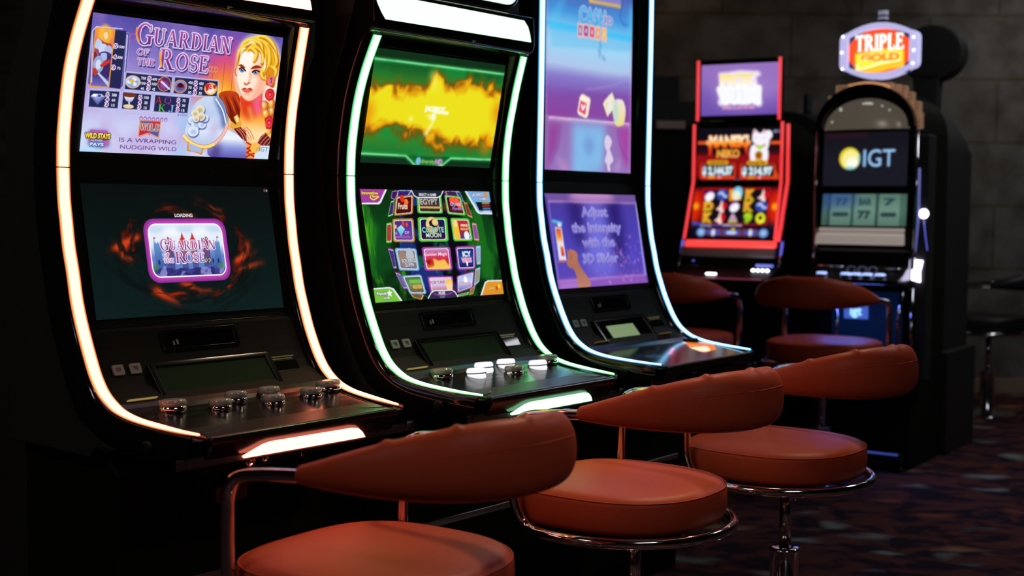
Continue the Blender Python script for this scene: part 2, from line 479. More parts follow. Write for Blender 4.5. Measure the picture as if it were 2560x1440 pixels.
def art_guardian_top():
    #screen S1U
    c = Canvas('u', .572, 560)
    c.grad([(0, (84, 74, 160)), (.12, (100, 88, 180)), (.45, (168, 150, 214)), (.62, (190, 182, 232)), (.8, (206, 208, 246)), (1, (214, 226, 252))])
    right = np.clip((c.X - 48) / 25, 0, 1)
    c.cloud((190, 150, 210), 5, (.45, .75), .5, seed=2)
    c.cloud((150, 210, 250), 6, (.5, .8), .6, region=(c.Y > 34).astype(np.float32), seed=5)
    c.cloud((120, 100, 190), 4, (.45, .7), .5, region=np.clip(1 - c.Y / 30, 0, 1), seed=8)
    # sunset glow on the right
    for (x, y, rx, ry, col, a) in ((72, 24, 16, 19, (232, 60, 130), .75), (70, 30, 12, 14, (250, 130, 40), .9), (68, 33, 8, 9, (255, 225, 60), .95), (67, 40, 10, 8, (255, 240, 140), .9), (96, 35, 8, 22, (255, 235, 170), .7)):
        c.ell(x, y, rx, ry, col, a, blur=4)
    for x in (62.5, 68.5, 73.5): c.line([(x, 14), (x + .3, 40)], .35, (170, 60, 90), .6)
    for p in ([(65.5,4.6),(70,3),(76.1,1.6),(74.9,8),(71.6,7.4)],): c.poly(p, (150, 70, 190), .5, 3)
    # paytable column
    c.rr(0.4,6.4,18.6,29.7, 1.4, (178, 170, 226), .9); c.rr(0.9,6.6,18.4,29.4, 1.0, (96, 92, 160)); 
    c.poly([(9.6,6.1),(16.4,5.9),(16.4,30),(10.3,29.9)], (38, 40, 84))
    c.poly([(2,5.7),(10.9,5.8),(10.8,29.9),(2,30)], (196, 120, 50))
    c.poly([(2.2,6),(10.6,6),(10.6,29.6),(2.2,29.7)], [(255, 150, 50), (236, 120, 80), (110, 90, 180), (60, 50, 120), (120, 110, 200)])
    c.ell(6.6,8.3, 3.2, 4, (255, 190, 60), .9, .6)
    c.poly([(5.6,8.2),(6.4,6.4),(8.4,6.5),(9,8.7),(8.4,11.3),(6.5,11.5)], (232, 180, 60), smooth=True)
    c.poly([(5.9,8),(7.5,7.4),(8,9.2),(7.3,10.4),(6.3,9.6)], (255, 214, 180), smooth=True)
    c.poly([(2.9,11.8),(4.1,10.2),(6.7,11.5),(10.3,12.4),(10.2,16.3),(7.9,17.8),(3.8,16),(2.1,13.6)], (170, 60, 50), smooth=True)
    c.poly([(2.3,13.1),(3.4,10.3),(5.5,11.6),(4.8,14.2),(2.9,14.4)], (190, 206, 240), smooth=True)
    c.ell(6.3,14.3, 2.1, 2.2, (206, 216, 250)); c.ell(8.9,14.6, 1.9, 2, (180, 190, 236))
    c.poly([(5.2,15.9),(10.1,15.9),(10.4,20.6),(10.2,25.7),(6.2,25.1),(4,22.7)], (60, 40, 100), .9, smooth=True)
    c.poly([(5.5,16.3),(8.2,16),(8.3,19),(6.3,18.7)], (170, 190, 240), smooth=True)
    c.poly([(1.4,16.2),(3.6,16.4),(5,22.7),(2.8,24.5)], (130, 40, 50), smooth=True)
    c.ell(4.9,20.8, 2.5, 3.6, (150, 170, 214)); c.ell(4.9,20.8, 1.3, 2, (210, 220, 245))
    c.line([(8.5,19),(6.3,21.3),(10,18.9)], 1.3, (210, 50, 40))
    c.poly([(4.2,24),(5.2,23.8),(10.7,27.8),(10.8,29.8)], (190, 205, 240)); c.line([(2.6,22.9),(4.2,24.4)], 2.2, (190, 60, 40))
    c.line([(2,5.8),(10.9,5.9),(10.8,29.8),(2.1,30)], .5, (226, 160, 70), closed=True)
    def num(t, x0, x1, yb, yt): c.text(t, x0, x1, yb, yt, (246, 244, 255), bold=.03)
    def key(t, x0, x1, yb, yt): c.text(t, x0, x1, yb, yt, (140, 60, 150), bold=.03, outline=(248, 240, 255), ow=.28)
    key('5', 11.4,12.9,13.3,11.7); num('1500', 13.2,16.3,13.2,12.1)
    key('4', 11.4,12.9,17.8,16.2); num('300', 13.4,15.9,17.6,16.5)
    key('3', 11.4,12.9,22.2,20.6); num('75', 13.8,15.5,22.1,21)
    for q in ([(0.5,7.4),(2.1,5.4),(14.5,5),(14.7,5.4),(2.2,5.9),(0.9,7.6),(2.8,28.4),(2.2,28.4)], [(16.7,7),(17.4,7.6),(18,28.6),(17.2,29.6),(16.9,29.6),(17.6,28.4),(16.8,7.8)]): c.poly(q, (206, 200, 246))
    # paytable boxes
    for q in ([(18.4,23),(41.6,23),(41.4,30),(18.4,30)], [(42.9,22.9),(66,22.9),(66.2,29.9),(43,30)], [(2.1,31.5),(16.2,31.1),(16.1,38.3),(2.2,38.5)], [(17.9,31.2),(31.9,31.3),(31.9,38.1),(18,38.3)], [(33.8,31.3),(51.7,31.3),(51.5,38.2),(33.9,38.5)]):
        c.line(q, 1.1, (206, 204, 246), .8, closed=True); c.poly(q, (36, 42, 84)); c.line(q, .3, (150, 156, 210), closed=True)
    rows = (('5', 29.3,30.9,25.4,23.8), ('4', 29.2,30.8,27.4,25.9), ('3', 29.3,30.8,29.4,27.8), ('5', 53.3,54.9,25.5,23.9), ('4', 53.3,55,27.5,25.9), ('3', 53.4,55,29.7,28),
            ('5', 9.9,11.3,33.6,32.1), ('4', 9.9,11.4,35.6,34.1), ('3', 9.8,11.3,37.7,36.1), ('5', 25.8,27.3,33.6,32.1), ('4', 25.9,27.3,35.7,34.1), ('3', 25.8,27.2,37.7,36.1),
            ('5', 45.3,46.8,33.6,32), ('4', 45.3,46.9,35.6,34), ('3', 45.3,46.8,37.8,36.1))
    for t, *r in rows: key(t, *r)
    nums = (('750', 25.9,28.4,25.2,24.1), ('150', 26,28.4,27.4,26.3), ('45', 26.3,27.9,29.6,28.5), ('600', 31.6,34,25.2,24.1), ('105', 31.6,34,27.3,26.2), ('45', 31.9,33.5,29.5,28.4),
            ('450', 50.1,52.6,25.3,24.1), ('75', 50.4,52.2,27.4,26.3), ('30', 50.5,52.3,29.6,28.4), ('450', 55.8,58.3,25.3,24.1), ('75', 56.2,57.9,27.4,26.2), ('30', 56.2,57.9,29.6,28.4),
            ('300', 12.6,15,33.4,32.2), ('60', 12.8,14.5,35.5,34.4), ('15', 12.9,14.5,37.6,36.5), ('150', 28.4,30.8,33.4,32.2), ('30', 28.8,30.4,35.6,34.4), ('15', 28.8,30.3,37.7,36.6),
            ('75', 48.1,49.8,33.4,32.2), ('30', 48.1,49.9,35.5,34.4), ('15', 48.1,49.8,37.7,36.5))
    for t, *r in nums: num(t, *r)
    # symbols: rose, sword, crown, banner, diamond, goblet, letters
    for x, y, r1, r2, c1, c2 in ((22.1,26.6, 3.5, 2.5, (196, 206, 240), (120, 130, 190)), (37.8,26.3, 3.1, 2.9, (92, 40, 110), (150, 70, 150)), (46.2,26.7, 3.3, 2.6, (150, 140, 190), (96, 84, 140)), (62.4,26.6, 3.2, 2.5, (236, 200, 120), (250, 236, 220))):
        c.ell(x, y, r1 + .3, r2 + .3, (220, 160, 60)); c.ell(x, y, r1, r2, c1); c.ell(x, y + .6, r1 * .7, r2 * .6, c2, 1, .4)
    for a in range(6): c.ell(22.1 + 1.7 * math.cos(a), 26.6 + 1.1 * math.sin(a), 1.1, .8, (230, 236, 252) if a % 2 else (160, 170, 214))
    c.ell(21.8,26.3, 1, .9, (226, 190, 40))
    c.poly([(34.6,24.4),(35.7,24.4),(41.2,28.2),(40.9,28.7),(40,28.3),(34.8,25.1)], (216, 222, 244)); c.line([(34.7,25.7),(36.4,24.5)], 1, (200, 60, 60))
    c.poly([(44.4,27.3),(44.6,25.5),(45.6,26.3),(46.2,25.2),(47.2,26.3),(48.1,25.5),(48.5,27.3)], (150, 30, 40)); c.ell(46.2,26.2, 1.4, 1, (60, 14, 30))
    for q in ([(59.1,25),(61.3,24.4),(61.4,27.1),(60.1,27.9)], [(61,24.4),(62.7,24.5),(62.9,26.8),(61.6,26.6)], [(63.3,24.7),(65.3,24.8),(64.9,26.4),(63.8,26.3)]): c.poly(q, (214, 30, 44))
    c.text('C', 61.5,62.8,26.1,24.8, (240, 230, 240), bold=.03)
    c.poly([(2.6,34),(4,32.9),(7.8,32.8),(9.6,33.9),(6.3,37.4)], [(226, 232, 250), (130, 140, 206), (70, 70, 150)])
    for q in ([(2.6,34),(4.3,34.3),(6.3,37.4)], [(7.7,34),(9.6,33.9),(6.3,37.4)]): c.poly(q, (90, 96, 170), .8)
    c.poly([(4.1,33),(5.6,33),(5.2,34.1),(3.3,34)], (250, 252, 255)); c.poly([(6.1,33),(7.6,33),(7.4,34),(6.2,34.1)], (60, 70, 140))
    c.poly([(18.8,32.1),(23.4,32),(23.2,34),(22.1,35.1),(20.4,35),(19.2,34)], [(230, 180, 80), (220, 226, 250), (150, 160, 214)], smooth=True)
    c.poly([(20.9,35),(21.7,35),(21.8,36.7),(21,36.7)], (190, 196, 230)); c.ell(21.2,37.1, 2.6, .9, (236, 210, 150))
    c.ell(21.1,32.3, 3.4, .9, (120, 50, 30))
    c.text('A', 34.3,37.6,34.8,31.9, (214, 60, 50), outline=(60, 20, 40), ow=.25, serif=True)
    c.text('Q', 38.8,42.4,34.7,31.8, (130, 70, 150), outline=(60, 20, 60), ow=.25, serif=True)
    c.text('K', 36.3,39.8,38.2,35.2, (110, 200, 90), outline=(20, 60, 30), ow=.25, serif=True)
    c.text('J', 41.4,44.1,38.2,35.2, (150, 190, 236), outline=(30, 50, 90), ow=.25, serif=True)
    c.text('of a Kind', 46.2,51.3,39.5,38.6, (130, 50, 140))
    # titles
    def logo(t, x0, x1, yb, yt, ow=.55):
        c.text(t, x0 + .5, x1 + .5, yb + .7, yt + .7, (60, 50, 110), outline=(70, 60, 130), ow=ow, serif=True, a=.8)
        c.text(t, x0, x1, yb, yt, PURP, outline=(226, 210, 246), ow=ow, serif=True)
    logo('G', 21.7,29.7,10.7,1.9); logo('UARDIAN', 30.2, 71.1, 10.2, 3.3)
    logo('OF', 22.7,28.4,15,12.5, .4); logo('THE', 23.3,31.5,19.1,16.5, .4)
    logo('R', 34.3,42.2,20.1,11.4); logo('OSE', 42.7,59.5,19.7,12.6)
    c.line([(21.1,6.8),(18.6,7.1),(18.4,9.1),(20.2,9.6),(21.2,8.6)], .5, (170, 90, 160), smooth=True)
    c.line([(21.5,3.7),(21.5,6.7),(22.9,9.4)], .9, (240, 150, 60), smooth=True); c.line([(34.1,12.6),(34.4,15.6),(35.4,19.1)], 1, (240, 170, 60), smooth=True)
    for k in range(3): c.line([(a + k * 1.6, b) for a, b in [(60.1,17.6),(60.8,16.7),(61.8,17.7),(60.9,19.2),(60.2,18.5)]], .3, (226, 170, 70), smooth=True)
    # wild banner
    c.poly([(27.9,42.6),(33,42.5),(33.4,49),(31.8,47.9),(27.8,49.4)], (190, 40, 70)); c.poly([(33,42.5),(38,42.5),(37.8,49.5),(33.2,47.9)], (80, 90, 170))
    c.poly([(27.9,42.6),(33,42.5),(33.2,45),(28,45.1)], (100, 90, 170)); c.poly([(33,42.5),(38,42.5),(38,44.8),(33.2,45)], (206, 50, 60))
    c.line([(27.7,42.6),(38.1,42.4),(37.9,49.7),(32.9,48),(27.7,49.6)], .5, (232, 150, 90), closed=True)
    for k in range(7): c.ell(28 + k * 2.1, 41.7, .9, .9, (150, 120, 190)); c.ell(28 + k * 2.1, 41.9, .5, .5, (220, 190, 230))
    c.text('WILD', 27.8,38.1,46.7,44, (116, 76, 150), outline=(240, 190, 130), ow=.4, serif=True)
    c.text('IS A WRAPPING', 18.4,47.3,52.2,50.5, (84, 46, 128)); c.text('NUDGING WILD', 19.2,47.8,55.2,53.5, (84, 46, 128))
    c.poly([(3.6,48.1),(12.4,48.1),(13.9,54.2),(10,55.2),(3.9,53.9)], (60, 60, 130), .8, 1)
    c.poly([(4.2,47.7),(12.3,47.8),(12.7,49),(3.9,48.9)], (190, 90, 190)); c.poly([(3.3,52.2),(13.9,52.2),(11.9,54.3),(5.4,54.3)], (210, 90, 180))
    c.text('WILD STAYS', 1.9,14,51.4,49.1, [(255, 250, 120), (236, 190, 30)], bold=.06, outline=(70, 40, 60), ow=.3)
    c.text('NUDGES', 5,10.4,52.6,51.8, (200, 220, 250), bold=.04, outline=(60, 70, 140), ow=.2)
    c.text('PAYS', 4.5,11.2,54.6,53.1, (200, 226, 255), bold=.06, outline=(50, 70, 140), ow=.3)
    c.line([(18.8,40.1),(36.6,39.9)], .35, (190, 180, 226), .8)
    # armoured blonde woman, a plain stand-in
    c.poly([(74.3,19.1),(74.6,13.9),(74.8,7.6),(78.3,2.6),(83.9,0.2),(90.9,0.2),(96.3,3.1),(99.5,8.9),(100.4,15.4),(99.8,22.4),(99.7,29.5),(100.2,38.3),(100.4,49.3),(97.4,51.7),(91.5,34.3),(80.5,33.2),(76.9,26.6)], (255, 250, 230), .8, 1.2, smooth=True)
    hair = [(74.8,16.9),(75.3,10.9),(76.6,5.7),(80.4,2.4),(85.6,0.7),(91,0.6),(95.8,3.6),(98.7,8.1),(99.8,13.7),(98.7,19),(98,23.4),(94.8,22.8),(90.7,21.3),(90.3,14.9),(86.9,10),(80.3,9.2),(77.4,11.2),(75.8,15.1)]
    c.poly(hair, [(255, 226, 70), (250, 200, 40), (226, 150, 20), (190, 90, 30)], smooth=True)
    # braid
    for (x, y, rx, ry) in [(a_, b_, c_ * .66, d_ * .7) for a_, b_, c_, d_ in ((93.7,32.5, 4.4, 4), (98,31.3, 3, 4.4), (95.1,36.3, 4.6, 4), (98.8,34.8, 2.6, 4), (98,44.1, 4, 4.5), (99.8,47.1, 2, 5))]:
        c.ell(x, y, rx, ry, (180, 70, 60)); c.ell(x - .5, y - .5, rx * .72, ry * .72, (250, 190, 60), 1, .6); c.ell(x - .8, y - 1, rx * .3, ry * .3, (255, 244, 190), 1, .4)
    for x, y, r in ((96.2,26.8, 2.9), (97.9,39.9, 3.1)):
        c.ell(x, y, r, r, (206, 36, 50)); c.ell(x - .3, y, r * .72, r * .7, (244, 60, 64)); c.ell(x, y - .3, r * .45, r * .45, (200, 30, 50)); c.ell(x, y, r * .22, r * .22, (250, 110, 100))
    # neck and chest
    c.poly([(79.8,28.1),(90.8,25.7),(92.4,32.5),(94.9,38.5),(96.4,45.1),(91.6,49.7),(86.2,50.3),(80.3,39.3),(80.2,32.8)], [(240, 90, 30), (236, 60, 30), (255, 170, 60), (255, 226, 170), (255, 214, 150)], smooth=True)
    c.poly([(81,33.2),(87.8,31.1),(89.7,37),(85.6,39),(82.2,37.4)], (216, 40, 24), .7, 1.6, smooth=True)
    c.poly([(86.6,30.3),(90.9,26.5),(92.1,34.3),(89.7,37)], (246, 110, 190), .7, 1.6, smooth=True)
    c.line([(84.8,33),(87.8,38.9)], 1.4, (255, 200, 90), .8, 1)
    # face
    face = [(76.1,16.8),(76.3,13.8),(77.6,9),(82.3,8.2),(88.3,8.6),(90.7,13.5),(92.7,19.5),(92.4,25.1),(88.5,28.8),(84.4,30.6),(80.4,28.9),(77.5,24.8),(75.8,20.7)]
    c.poly(face, [(255, 250, 244), (255, 244, 232), (255, 240, 220), (255, 206, 170)], smooth=True)
    c.poly([(87.4,9.9),(91,13.9),(92.9,21.2),(91.9,25.6),(87.6,29.8),(85.4,29.5),(87.8,23.7),(88.6,18)], (250, 120, 90), .6, 2, smooth=True)
    c.poly([(83.3,15),(90.9,14.8),(89.8,18.8),(84.9,18.7)], (244, 120, 50), .65, 1.4); c.poly([(75.3,15.2),(79.1,15.3),(78.9,17.9),(75.9,17.2)], (240, 150, 90), .5, 1.2)
    c.line([(76.1,14.9),(78,15),(80.2,15.9)], 1.2, (150, 60, 30), smooth=True, taper=True); c.line([(83.2,16.1),(86,14.8),(89.9,14.7)], 1.4, (150, 50, 24), smooth=True, taper=True)
    for q, ex, ey in (([(76.9,16.7),(78.4,16),(80.4,17.1),(78.6,17.7)], 78.5,16.9), ([(84.5,17.5),(86.2,16.5),(88.7,17.1),(86.7,18.1)], 86.3,17.2)):
        c.poly(q, (120, 50, 40), 1, .3); c.poly([(a * .86 + ex * .14, b * .8 + ey * .2) for a, b in q], (236, 240, 250)); c.ell(ex, ey, 1.2, 1.1, (100, 150, 210)); c.ell(ex, ey, .5, .5, (20, 24, 50)); c.ell(ex + .4, ey - .5, .35, .35, (255, 255, 255))
    c.line([(76.7,16.7),(78.3,15.9),(80.6,17.1)], .7, (70, 30, 30), smooth=True); c.line([(84.3,17.5),(86.2,16.4),(89,16.9)], .8, (70, 24, 24), smooth=True)
    c.line([(83,17.6),(83.8,20.5),(82.8,21.9)], 1, (250, 160, 110), .8, .6, smooth=True); c.line([(80.5,22.5),(81.8,23.2),(83.7,22.1)], .8, (200, 80, 50), .9, .25, smooth=True)
    c.poly([(79.5,25.7),(81,24.7),(82.6,25),(84.4,24.5),(85.9,25.5),(82.9,25.4)], (196, 50, 40), smooth=True); c.poly([(79.9,25.9),(82.9,25.6),(85.8,25.6),(83.9,26.7),(81.7,26.8)], (236, 96, 76), smooth=True)
    c.line([(81.3,27.6),(84.5,27.3)], .7, (240, 150, 110), .8, .4)
    c.line([(75.8,20.7),(77.5,24.8),(80.5,29),(84.5,30.6),(88.6,28.9),(92.4,25.1)], .35, (226, 110, 90), .8, .2, smooth=True)
    c.line([(74.8,16.3),(74.8,18.2),(75.9,19.8)], .9, (230, 130, 90), smooth=True)
    # ear, hair locks
    c.poly([(94.6,19.3),(96.6,17.9),(97.5,20.4),(95.9,22.7),(94.1,21.5)], (236, 120, 140), smooth=True); c.line([(95.2,19.7),(96.2,19.2),(96,21.4)], .6, (150, 40, 90), smooth=True)
    locks = ([(77.2,9.5),(77.2,6.1),(80.6,3.7),(84.9,3.7),(88.1,6.9)], [(75.8,14.7),(75.9,9.6),(78.9,6.4),(81.9,4.9)], [(80.3,8.8),(82.2,7),(85.7,8.8),(85.1,12.3),(84.1,12.8)], [(84.2,6.4),(88.8,8.1),(90,12.7),(88.4,12.9)], [(88.1,3.4),(92.4,6.5),(93.8,12.4),(91.3,17.8),(90.4,18.7)],
             [(91.5,4),(95.8,7.1),(98.2,12.1),(96.5,15.7)], [(91,8.3),(91.8,13.5),(90.1,17),(91,19.6),(93.9,20.7)], [(85.7,1.5),(91.2,1.9),(95.5,4.9),(98.3,9)], [(94.1,14.1),(98.2,15.6),(98.1,19.1)], [(82.8,3.9),(87.2,4.4),(89.9,8.4)])
    for i, q in enumerate(locks):
        c.line(q, 2.6, (190, 100, 20) if i % 2 else (214, 130, 20), .9, .25, smooth=True, taper=True); c.line([(a - .5, b - .6) for a, b in q], 1.5, (255, 226, 90), .95, .2, smooth=True, taper=True)
    for q in ([(79.3,5.9),(81.7,4),(85,4.6)], [(90.2,10.1),(91.3,13.9),(90.7,17)], [(76.3,10.8),(77.5,7.8),(79.5,6.8)]): c.line(q, 1, (255, 252, 214), 1, .25, smooth=True, taper=True)
    # cloak, pauldron, breastplate
    c.poly([(67.2,28.9),(70.1,27),(74.3,26.7),(78.1,27.8),(79.9,32.4),(80.2,37.1),(80.6,41.8),(77.4,41.6),(73.7,37.9),(69.9,33.4)], [(206, 70, 24), (150, 36, 14), (90, 20, 14)], smooth=True)
    for k in range(5): c.line([(a + k * 2.1, b) for a, b in [(68.3,28.8),(71.5,33.3),(74.2,37.9)]], .7, (80, 14, 10) if k % 2 else (236, 110, 40), .8, .2, smooth=True, taper=True)
    c.line([(77.9,37.7),(79.3,39.7),(80.6,41.8),(78.7,43),(76.4,42)], 2.6, (236, 170, 60), smooth=True); c.line([(78.2,37.9),(79.6,40.2)], 1, (255, 245, 200), smooth=True)
    c.poly([(74.1,44.3),(76.8,45.1),(82.6,47.8),(86.6,53.4),(86.6,57.3),(66.8,57.1),(65,50.7),(68.4,45)], [(220, 232, 255), (240, 246, 255), (140, 150, 220), (100, 90, 180)], smooth=True)
    c.poly([(66.7,52.3),(71.3,50.9),(71,56.9),(67.4,57.1)], (66, 44, 110), .9, 2)
    c.poly([(77.7,43.7),(81.8,42.7),(84.8,44.3),(86.3,49.4),(82.6,47.8)], (96, 20, 20)); c.poly([(91.7,50.6),(93.9,46.5),(96.4,44.6),(99.8,47.1),(99.8,50.7)], (110, 30, 26))
    for k in range(5): c.line([(a + k * 1.3, b - k * .3) for a, b in [(79.3,43.6),(82.3,45.7),(84.9,49.1)]], .45, (230, 130, 100), smooth=True)
    for k in range(4): c.line([(a + k * 1.6, b + k * .8) for a, b in [(92.2,50.1),(94,47.4),(96.4,45.1)]], .45, (206, 120, 110), smooth=True)
    c.poly([(86,49.5),(91.7,50.6),(92.1,57.2),(87.2,57.3)], (250, 150, 60), .9, .6)
    for q in ([(85.8,49.5),(91.9,51.9),(86.7,54.3),(92,56.3)], [(91.7,50.6),(86.5,52.5),(92.2,54.1),(86.5,56.5)]): c.line(q, .8, (190, 50, 20))
    c.poly([(91.8,51.4),(100.6,50.5),(101,57.4),(91.6,57.4)], (214, 228, 250), smooth=False); c.ell(91.6,51.9, 3, 2.4, (250, 190, 80))
    paul = [(51.6,48.3),(52.7,39),(54.2,34.7),(57.3,31.6),(62.2,30),(67.4,30.1),(71.7,34.6),(73.6,41.3),(73.5,44.3),(70,49.2),(64.2,52.9),(58,52.7)]
    c.poly(paul, [(206, 222, 246), (190, 206, 240), (226, 234, 252), (170, 186, 230)], smooth=True)
    c.poly([(64.9,30.5),(67.4,30.1),(71.7,34.6),(73.8,41.7),(71.4,44),(69.5,38.1)], (60, 90, 160), .8, 1.2, smooth=True)
    c.line([(65.7,30.7),(70.2,35.5),(73,41.3)], .7, (236, 242, 255), smooth=True)
    c.poly([(63.8,45.6),(68.8,40.7),(70.7,43.2),(66.2,48.5)], (150, 120, 190), .45, 2); c.poly([(52.2,47),(53.8,35.6),(53.7,46.9)], (120, 140, 200), .5, 1.5)
    for (x, y, r, k) in ((57.9,36.2, 4, 0), (55.6,38, 3.4, 0), (54.5,41, 3.4, 1), (56.8,43, 4, 1), (60,42.8, 3.2, 1), (60.9,39.8, 3.4, 1), (58.8,39.3, 3.6, 0), (55.6,46, 4.4, 1), (56.4,40.5, 2.6, 0)):
        r = r * .72
        c.ell(x + .3, y + .5, r, r * .8, (74, 90, 150), .8, .2); c.ell(x, y, r * .92, r * .72, (236, 226, 200) if k == 0 else (222, 232, 252)); c.ell(x + .2, y + .3, r * .5, r * .36, (190, 170, 120) if k == 0 else (170, 186, 230), .7, .3)
    trim = [(p.x, p.y) for p in smooth_path([(a, b, 0) for a, b in [(51.1,48.3),(53.6,50.3),(57.9,52.2),(62.6,52.7),(67.1,51.5),(70.9,48.3),(73.1,44.8),(73.7,42.2)]], 7)]
    c.line(trim, 1.9, (206, 130, 40)); 
    for i, (x, y) in enumerate(trim[::1]): c.ell(x, y, .75, .75, (255, 226, 120) if i < len(trim) * .6 else (244, 190, 190))
    c.line([(53.7,50.7),(53.8,54.5),(57.8,54.8),(61.5,55.9),(61.9,53.4)], 1, (226, 150, 40)); c.poly([(53.7,51.1),(61.7,53.4),(61.2,55.5),(54.7,54.5)], (170, 186, 230), .9)
    c.text('IGT', 94,99.3,53.5,51.4, (96, 116, 150)); c.line([(92.1,53.2),(93.5,51.6)], .5, (140, 160, 190))
    return c

def art_loading():
    #screen S1L
    c = Canvas('u', .576, 520)
    c.grad([(0, (9, 15, 14)), (.5, (10, 24, 24)), (1, (13, 30, 30))])
    cx, cy = 49.3,29.2
    dx = (c.X - cx) / 34; dy = (c.Y - cy) / 24
    r = np.sqrt(dx * dx + dy * dy); th = np.arctan2(dy, dx)
    def swirl(sd): return .5 * fbm(th * 3.1 + r * 5.5 + sd, r * 9 - th * 1.4 + sd, .8) + .5 * fbm(np.cos(th) * 3 + r * 4 + sd + 9, np.sin(th) * 3 + r * 7 + sd, 1.2)
    ring = np.exp(-((r - .90) / .30) ** 2)
    m = np.clip((swirl(20) * ring * 1.9 - .86) / .55, 0, 1)
    c.im = c.im * (1 - m[..., None]) + np.stack([26 + 190 * m, 6 + 44 * m ** 1.6, 4 + 18 * m ** 3], -1) * m[..., None]
    fl = ([(9.8,29.1),(15.9,24.5),(21.6,22.5),(26.4,21),(26.3,24.2),(20.5,26.2),(17.6,29.9)], [(55.2,4.2),(61.3,7.3),(67.4,10.7),(72.6,11.9),(72.6,14.7),(68.9,14.7),(64.9,10.1)], [(27,45.7),(31.6,44.3),(35.4,48.3),(44.1,54.1),(36.9,51.6),(32.2,49.2)],
          [(41.3,42.6),(48.9,43.4),(53.6,46.9),(64,48),(54,48.6),(47.2,46.1)], [(74,35),(80.7,30.7),(83.1,23.9),(85.5,26.3),(83.3,31.9),(90.6,29.3),(83,33.6),(74.2,37.8)], [(74.6,39.5),(83.3,36.4),(94,34.8),(85.2,37.6),(77.3,40.1)], [(37.1,9.8),(45.2,10.5),(58.2,15.3),(49.8,14.4),(43.8,11.3)], [(16.8,26.7),(18.6,31),(22,33.2),(19.5,33.7),(15.4,31.9)])
    for q in fl:
        c.poly(q, (140, 26, 10), .7, 1.5, smooth=True); c.poly([(a * .8 + sum(p[0] for p in q) / len(q) * .2, b * .7 + sum(p[1] for p in q) / len(q) * .3) for a, b in q], (250, 76, 28), .8, .8, smooth=True)
    g = np.clip((swirl(4) - .36) / .2, .12, 1)[..., None]; near = np.clip(ring * 1.6, 0, 1)[..., None]
    c.im = c.im * (1 - near) + (c.im * g + np.array((10, 18, 17), np.float32) * (1 - g)) * near
    c.text('LOADING', 45.2,54.7,14.4,12.9, (244, 244, 244), bold=.03)
    X0, Y0, X1, Y1 = 28.1,15.1,71.9,43.4
    c.rr(X0, Y0, X1, Y1, 5.5, (140, 44, 150)); c.rr(X0 + 1, Y0 + 1, X1 - 1, Y1 - 1, 5, (186, 70, 172), 1, .6)
    x0, y0, x1, y1 = X0 + 2.4, Y0 + 2.5, X1 - 2.4, Y1 - 2.5
    mk = c.mask([rrect(x1 - x0, y1 - y0, 4, 6, (x0 + x1) / 2, (y0 + y1) / 2)])
    keep = c.im.copy()
    h = y1 - y0; w = x1 - x0
    c.poly([(x0, y0), (x1, y0), (x1, y1), (x0, y1)], [(214, 232, 250), (232, 240, 250), (226, 236, 250), (120, 140, 200), (70, 66, 150), (60, 56, 130)])
    for k in range(5): c.ell(x0 + w * (.1 + .2 * k), y0 + h * (.1 + .05 * (k % 2)), 5, 1.2, (255, 255, 255) if k % 2 else (180, 206, 236), .7, 1)
    # plain castle wall
    c.poly([(x0, y0 + h * .62), (x1, y0 + h * .62), (x1, y0 + h * .86), (x0, y0 + h * .86)], (96, 130, 196))
    for (t0, t1, tt, colr) in ((.05, .14, .36, (100, 150, 206)), (.86, .95, .36, (100, 150, 206)), (.2, .3, .30, (150, 60, 90)), (.7, .8, .30, (150, 60, 90)), (.4, .48, .30, (214, 100, 90)), (.54, .62, .30, (214, 100, 90)), (.14, .2, .52, (110, 150, 206)), (.8, .86, .52, (110, 150, 206))):
        c.poly([(x0 + w * t0, y0 + h * tt), (x0 + w * t1, y0 + h * tt), (x0 + w * t1, y0 + h * .86), (x0 + w * t0, y0 + h * .86)], [colr, (60, 84, 160)])
        for k in range(4): c.poly([(x0 + w * (t0 + (t1 - t0) * (k + .1) / 4), y0 + h * (tt - .03)), (x0 + w * (t0 + (t1 - t0) * (k + .6) / 4), y0 + h * (tt - .03)), (x0 + w * (t0 + (t1 - t0) * (k + .6) / 4), y0 + h * tt), (x0 + w * (t0 + (t1 - t0) * (k + .1) / 4), y0 + h * tt)], colr)
        c.ell(x0 + w * (t0 + t1) / 2, y0 + h * .72, .5, 1.2, (26, 50, 110))
    for t in (.44, .58): c.poly([(x0 + w * (t - .03), y0 + h * .3), (x0 + w * t, y0 + h * .16), (x0 + w * (t + .03), y0 + h * .3)], (206, 50, 60))
    for t in (.06, .24, .76, .92): c.poly([(x0 + w * t, y0 + h * .24), (x0 + w * (t + .03), y0 + h * .26), (x0 + w * t, y0 + h * .28)], (200, 60, 90)); c.line([(x0 + w * t, y0 + h * .24), (x0 + w * t, y0 + h * .34)], .2, (120, 90, 140))
    c.cloud((40, 40, 100), 26, (.45, .62), .8, region=((c.Y > y0 + h * .84) & (c.Y < y1)).astype(np.float32) * ((c.X > x0) & (c.X < x1)), seed=4, stretch=(1, 2))
    c.cloud((150, 150, 220), 30, (.55, .7), .8, region=((c.Y > y0 + h * .8) & (c.Y < y1)).astype(np.float32) * ((c.X > x0) & (c.X < x1)), seed=9)
    for t in (.04, .93): c.ell(x0 + w * t, y0 + h * .82, 1.8, 1.2, (70, 130, 90), .9, .4)
    m, mx, my = mk; full = np.zeros(c.X.shape, np.float32); full[my:my + m.shape[0], mx:mx + m.shape[1]] = m
    c.im = keep * (1 - full[..., None]) + c.im * full[..., None]
    c.line(rrect(w, h, 4, 6, (x0 + x1) / 2, (y0 + y1) / 2), .55, (255, 250, 255), closed=True)
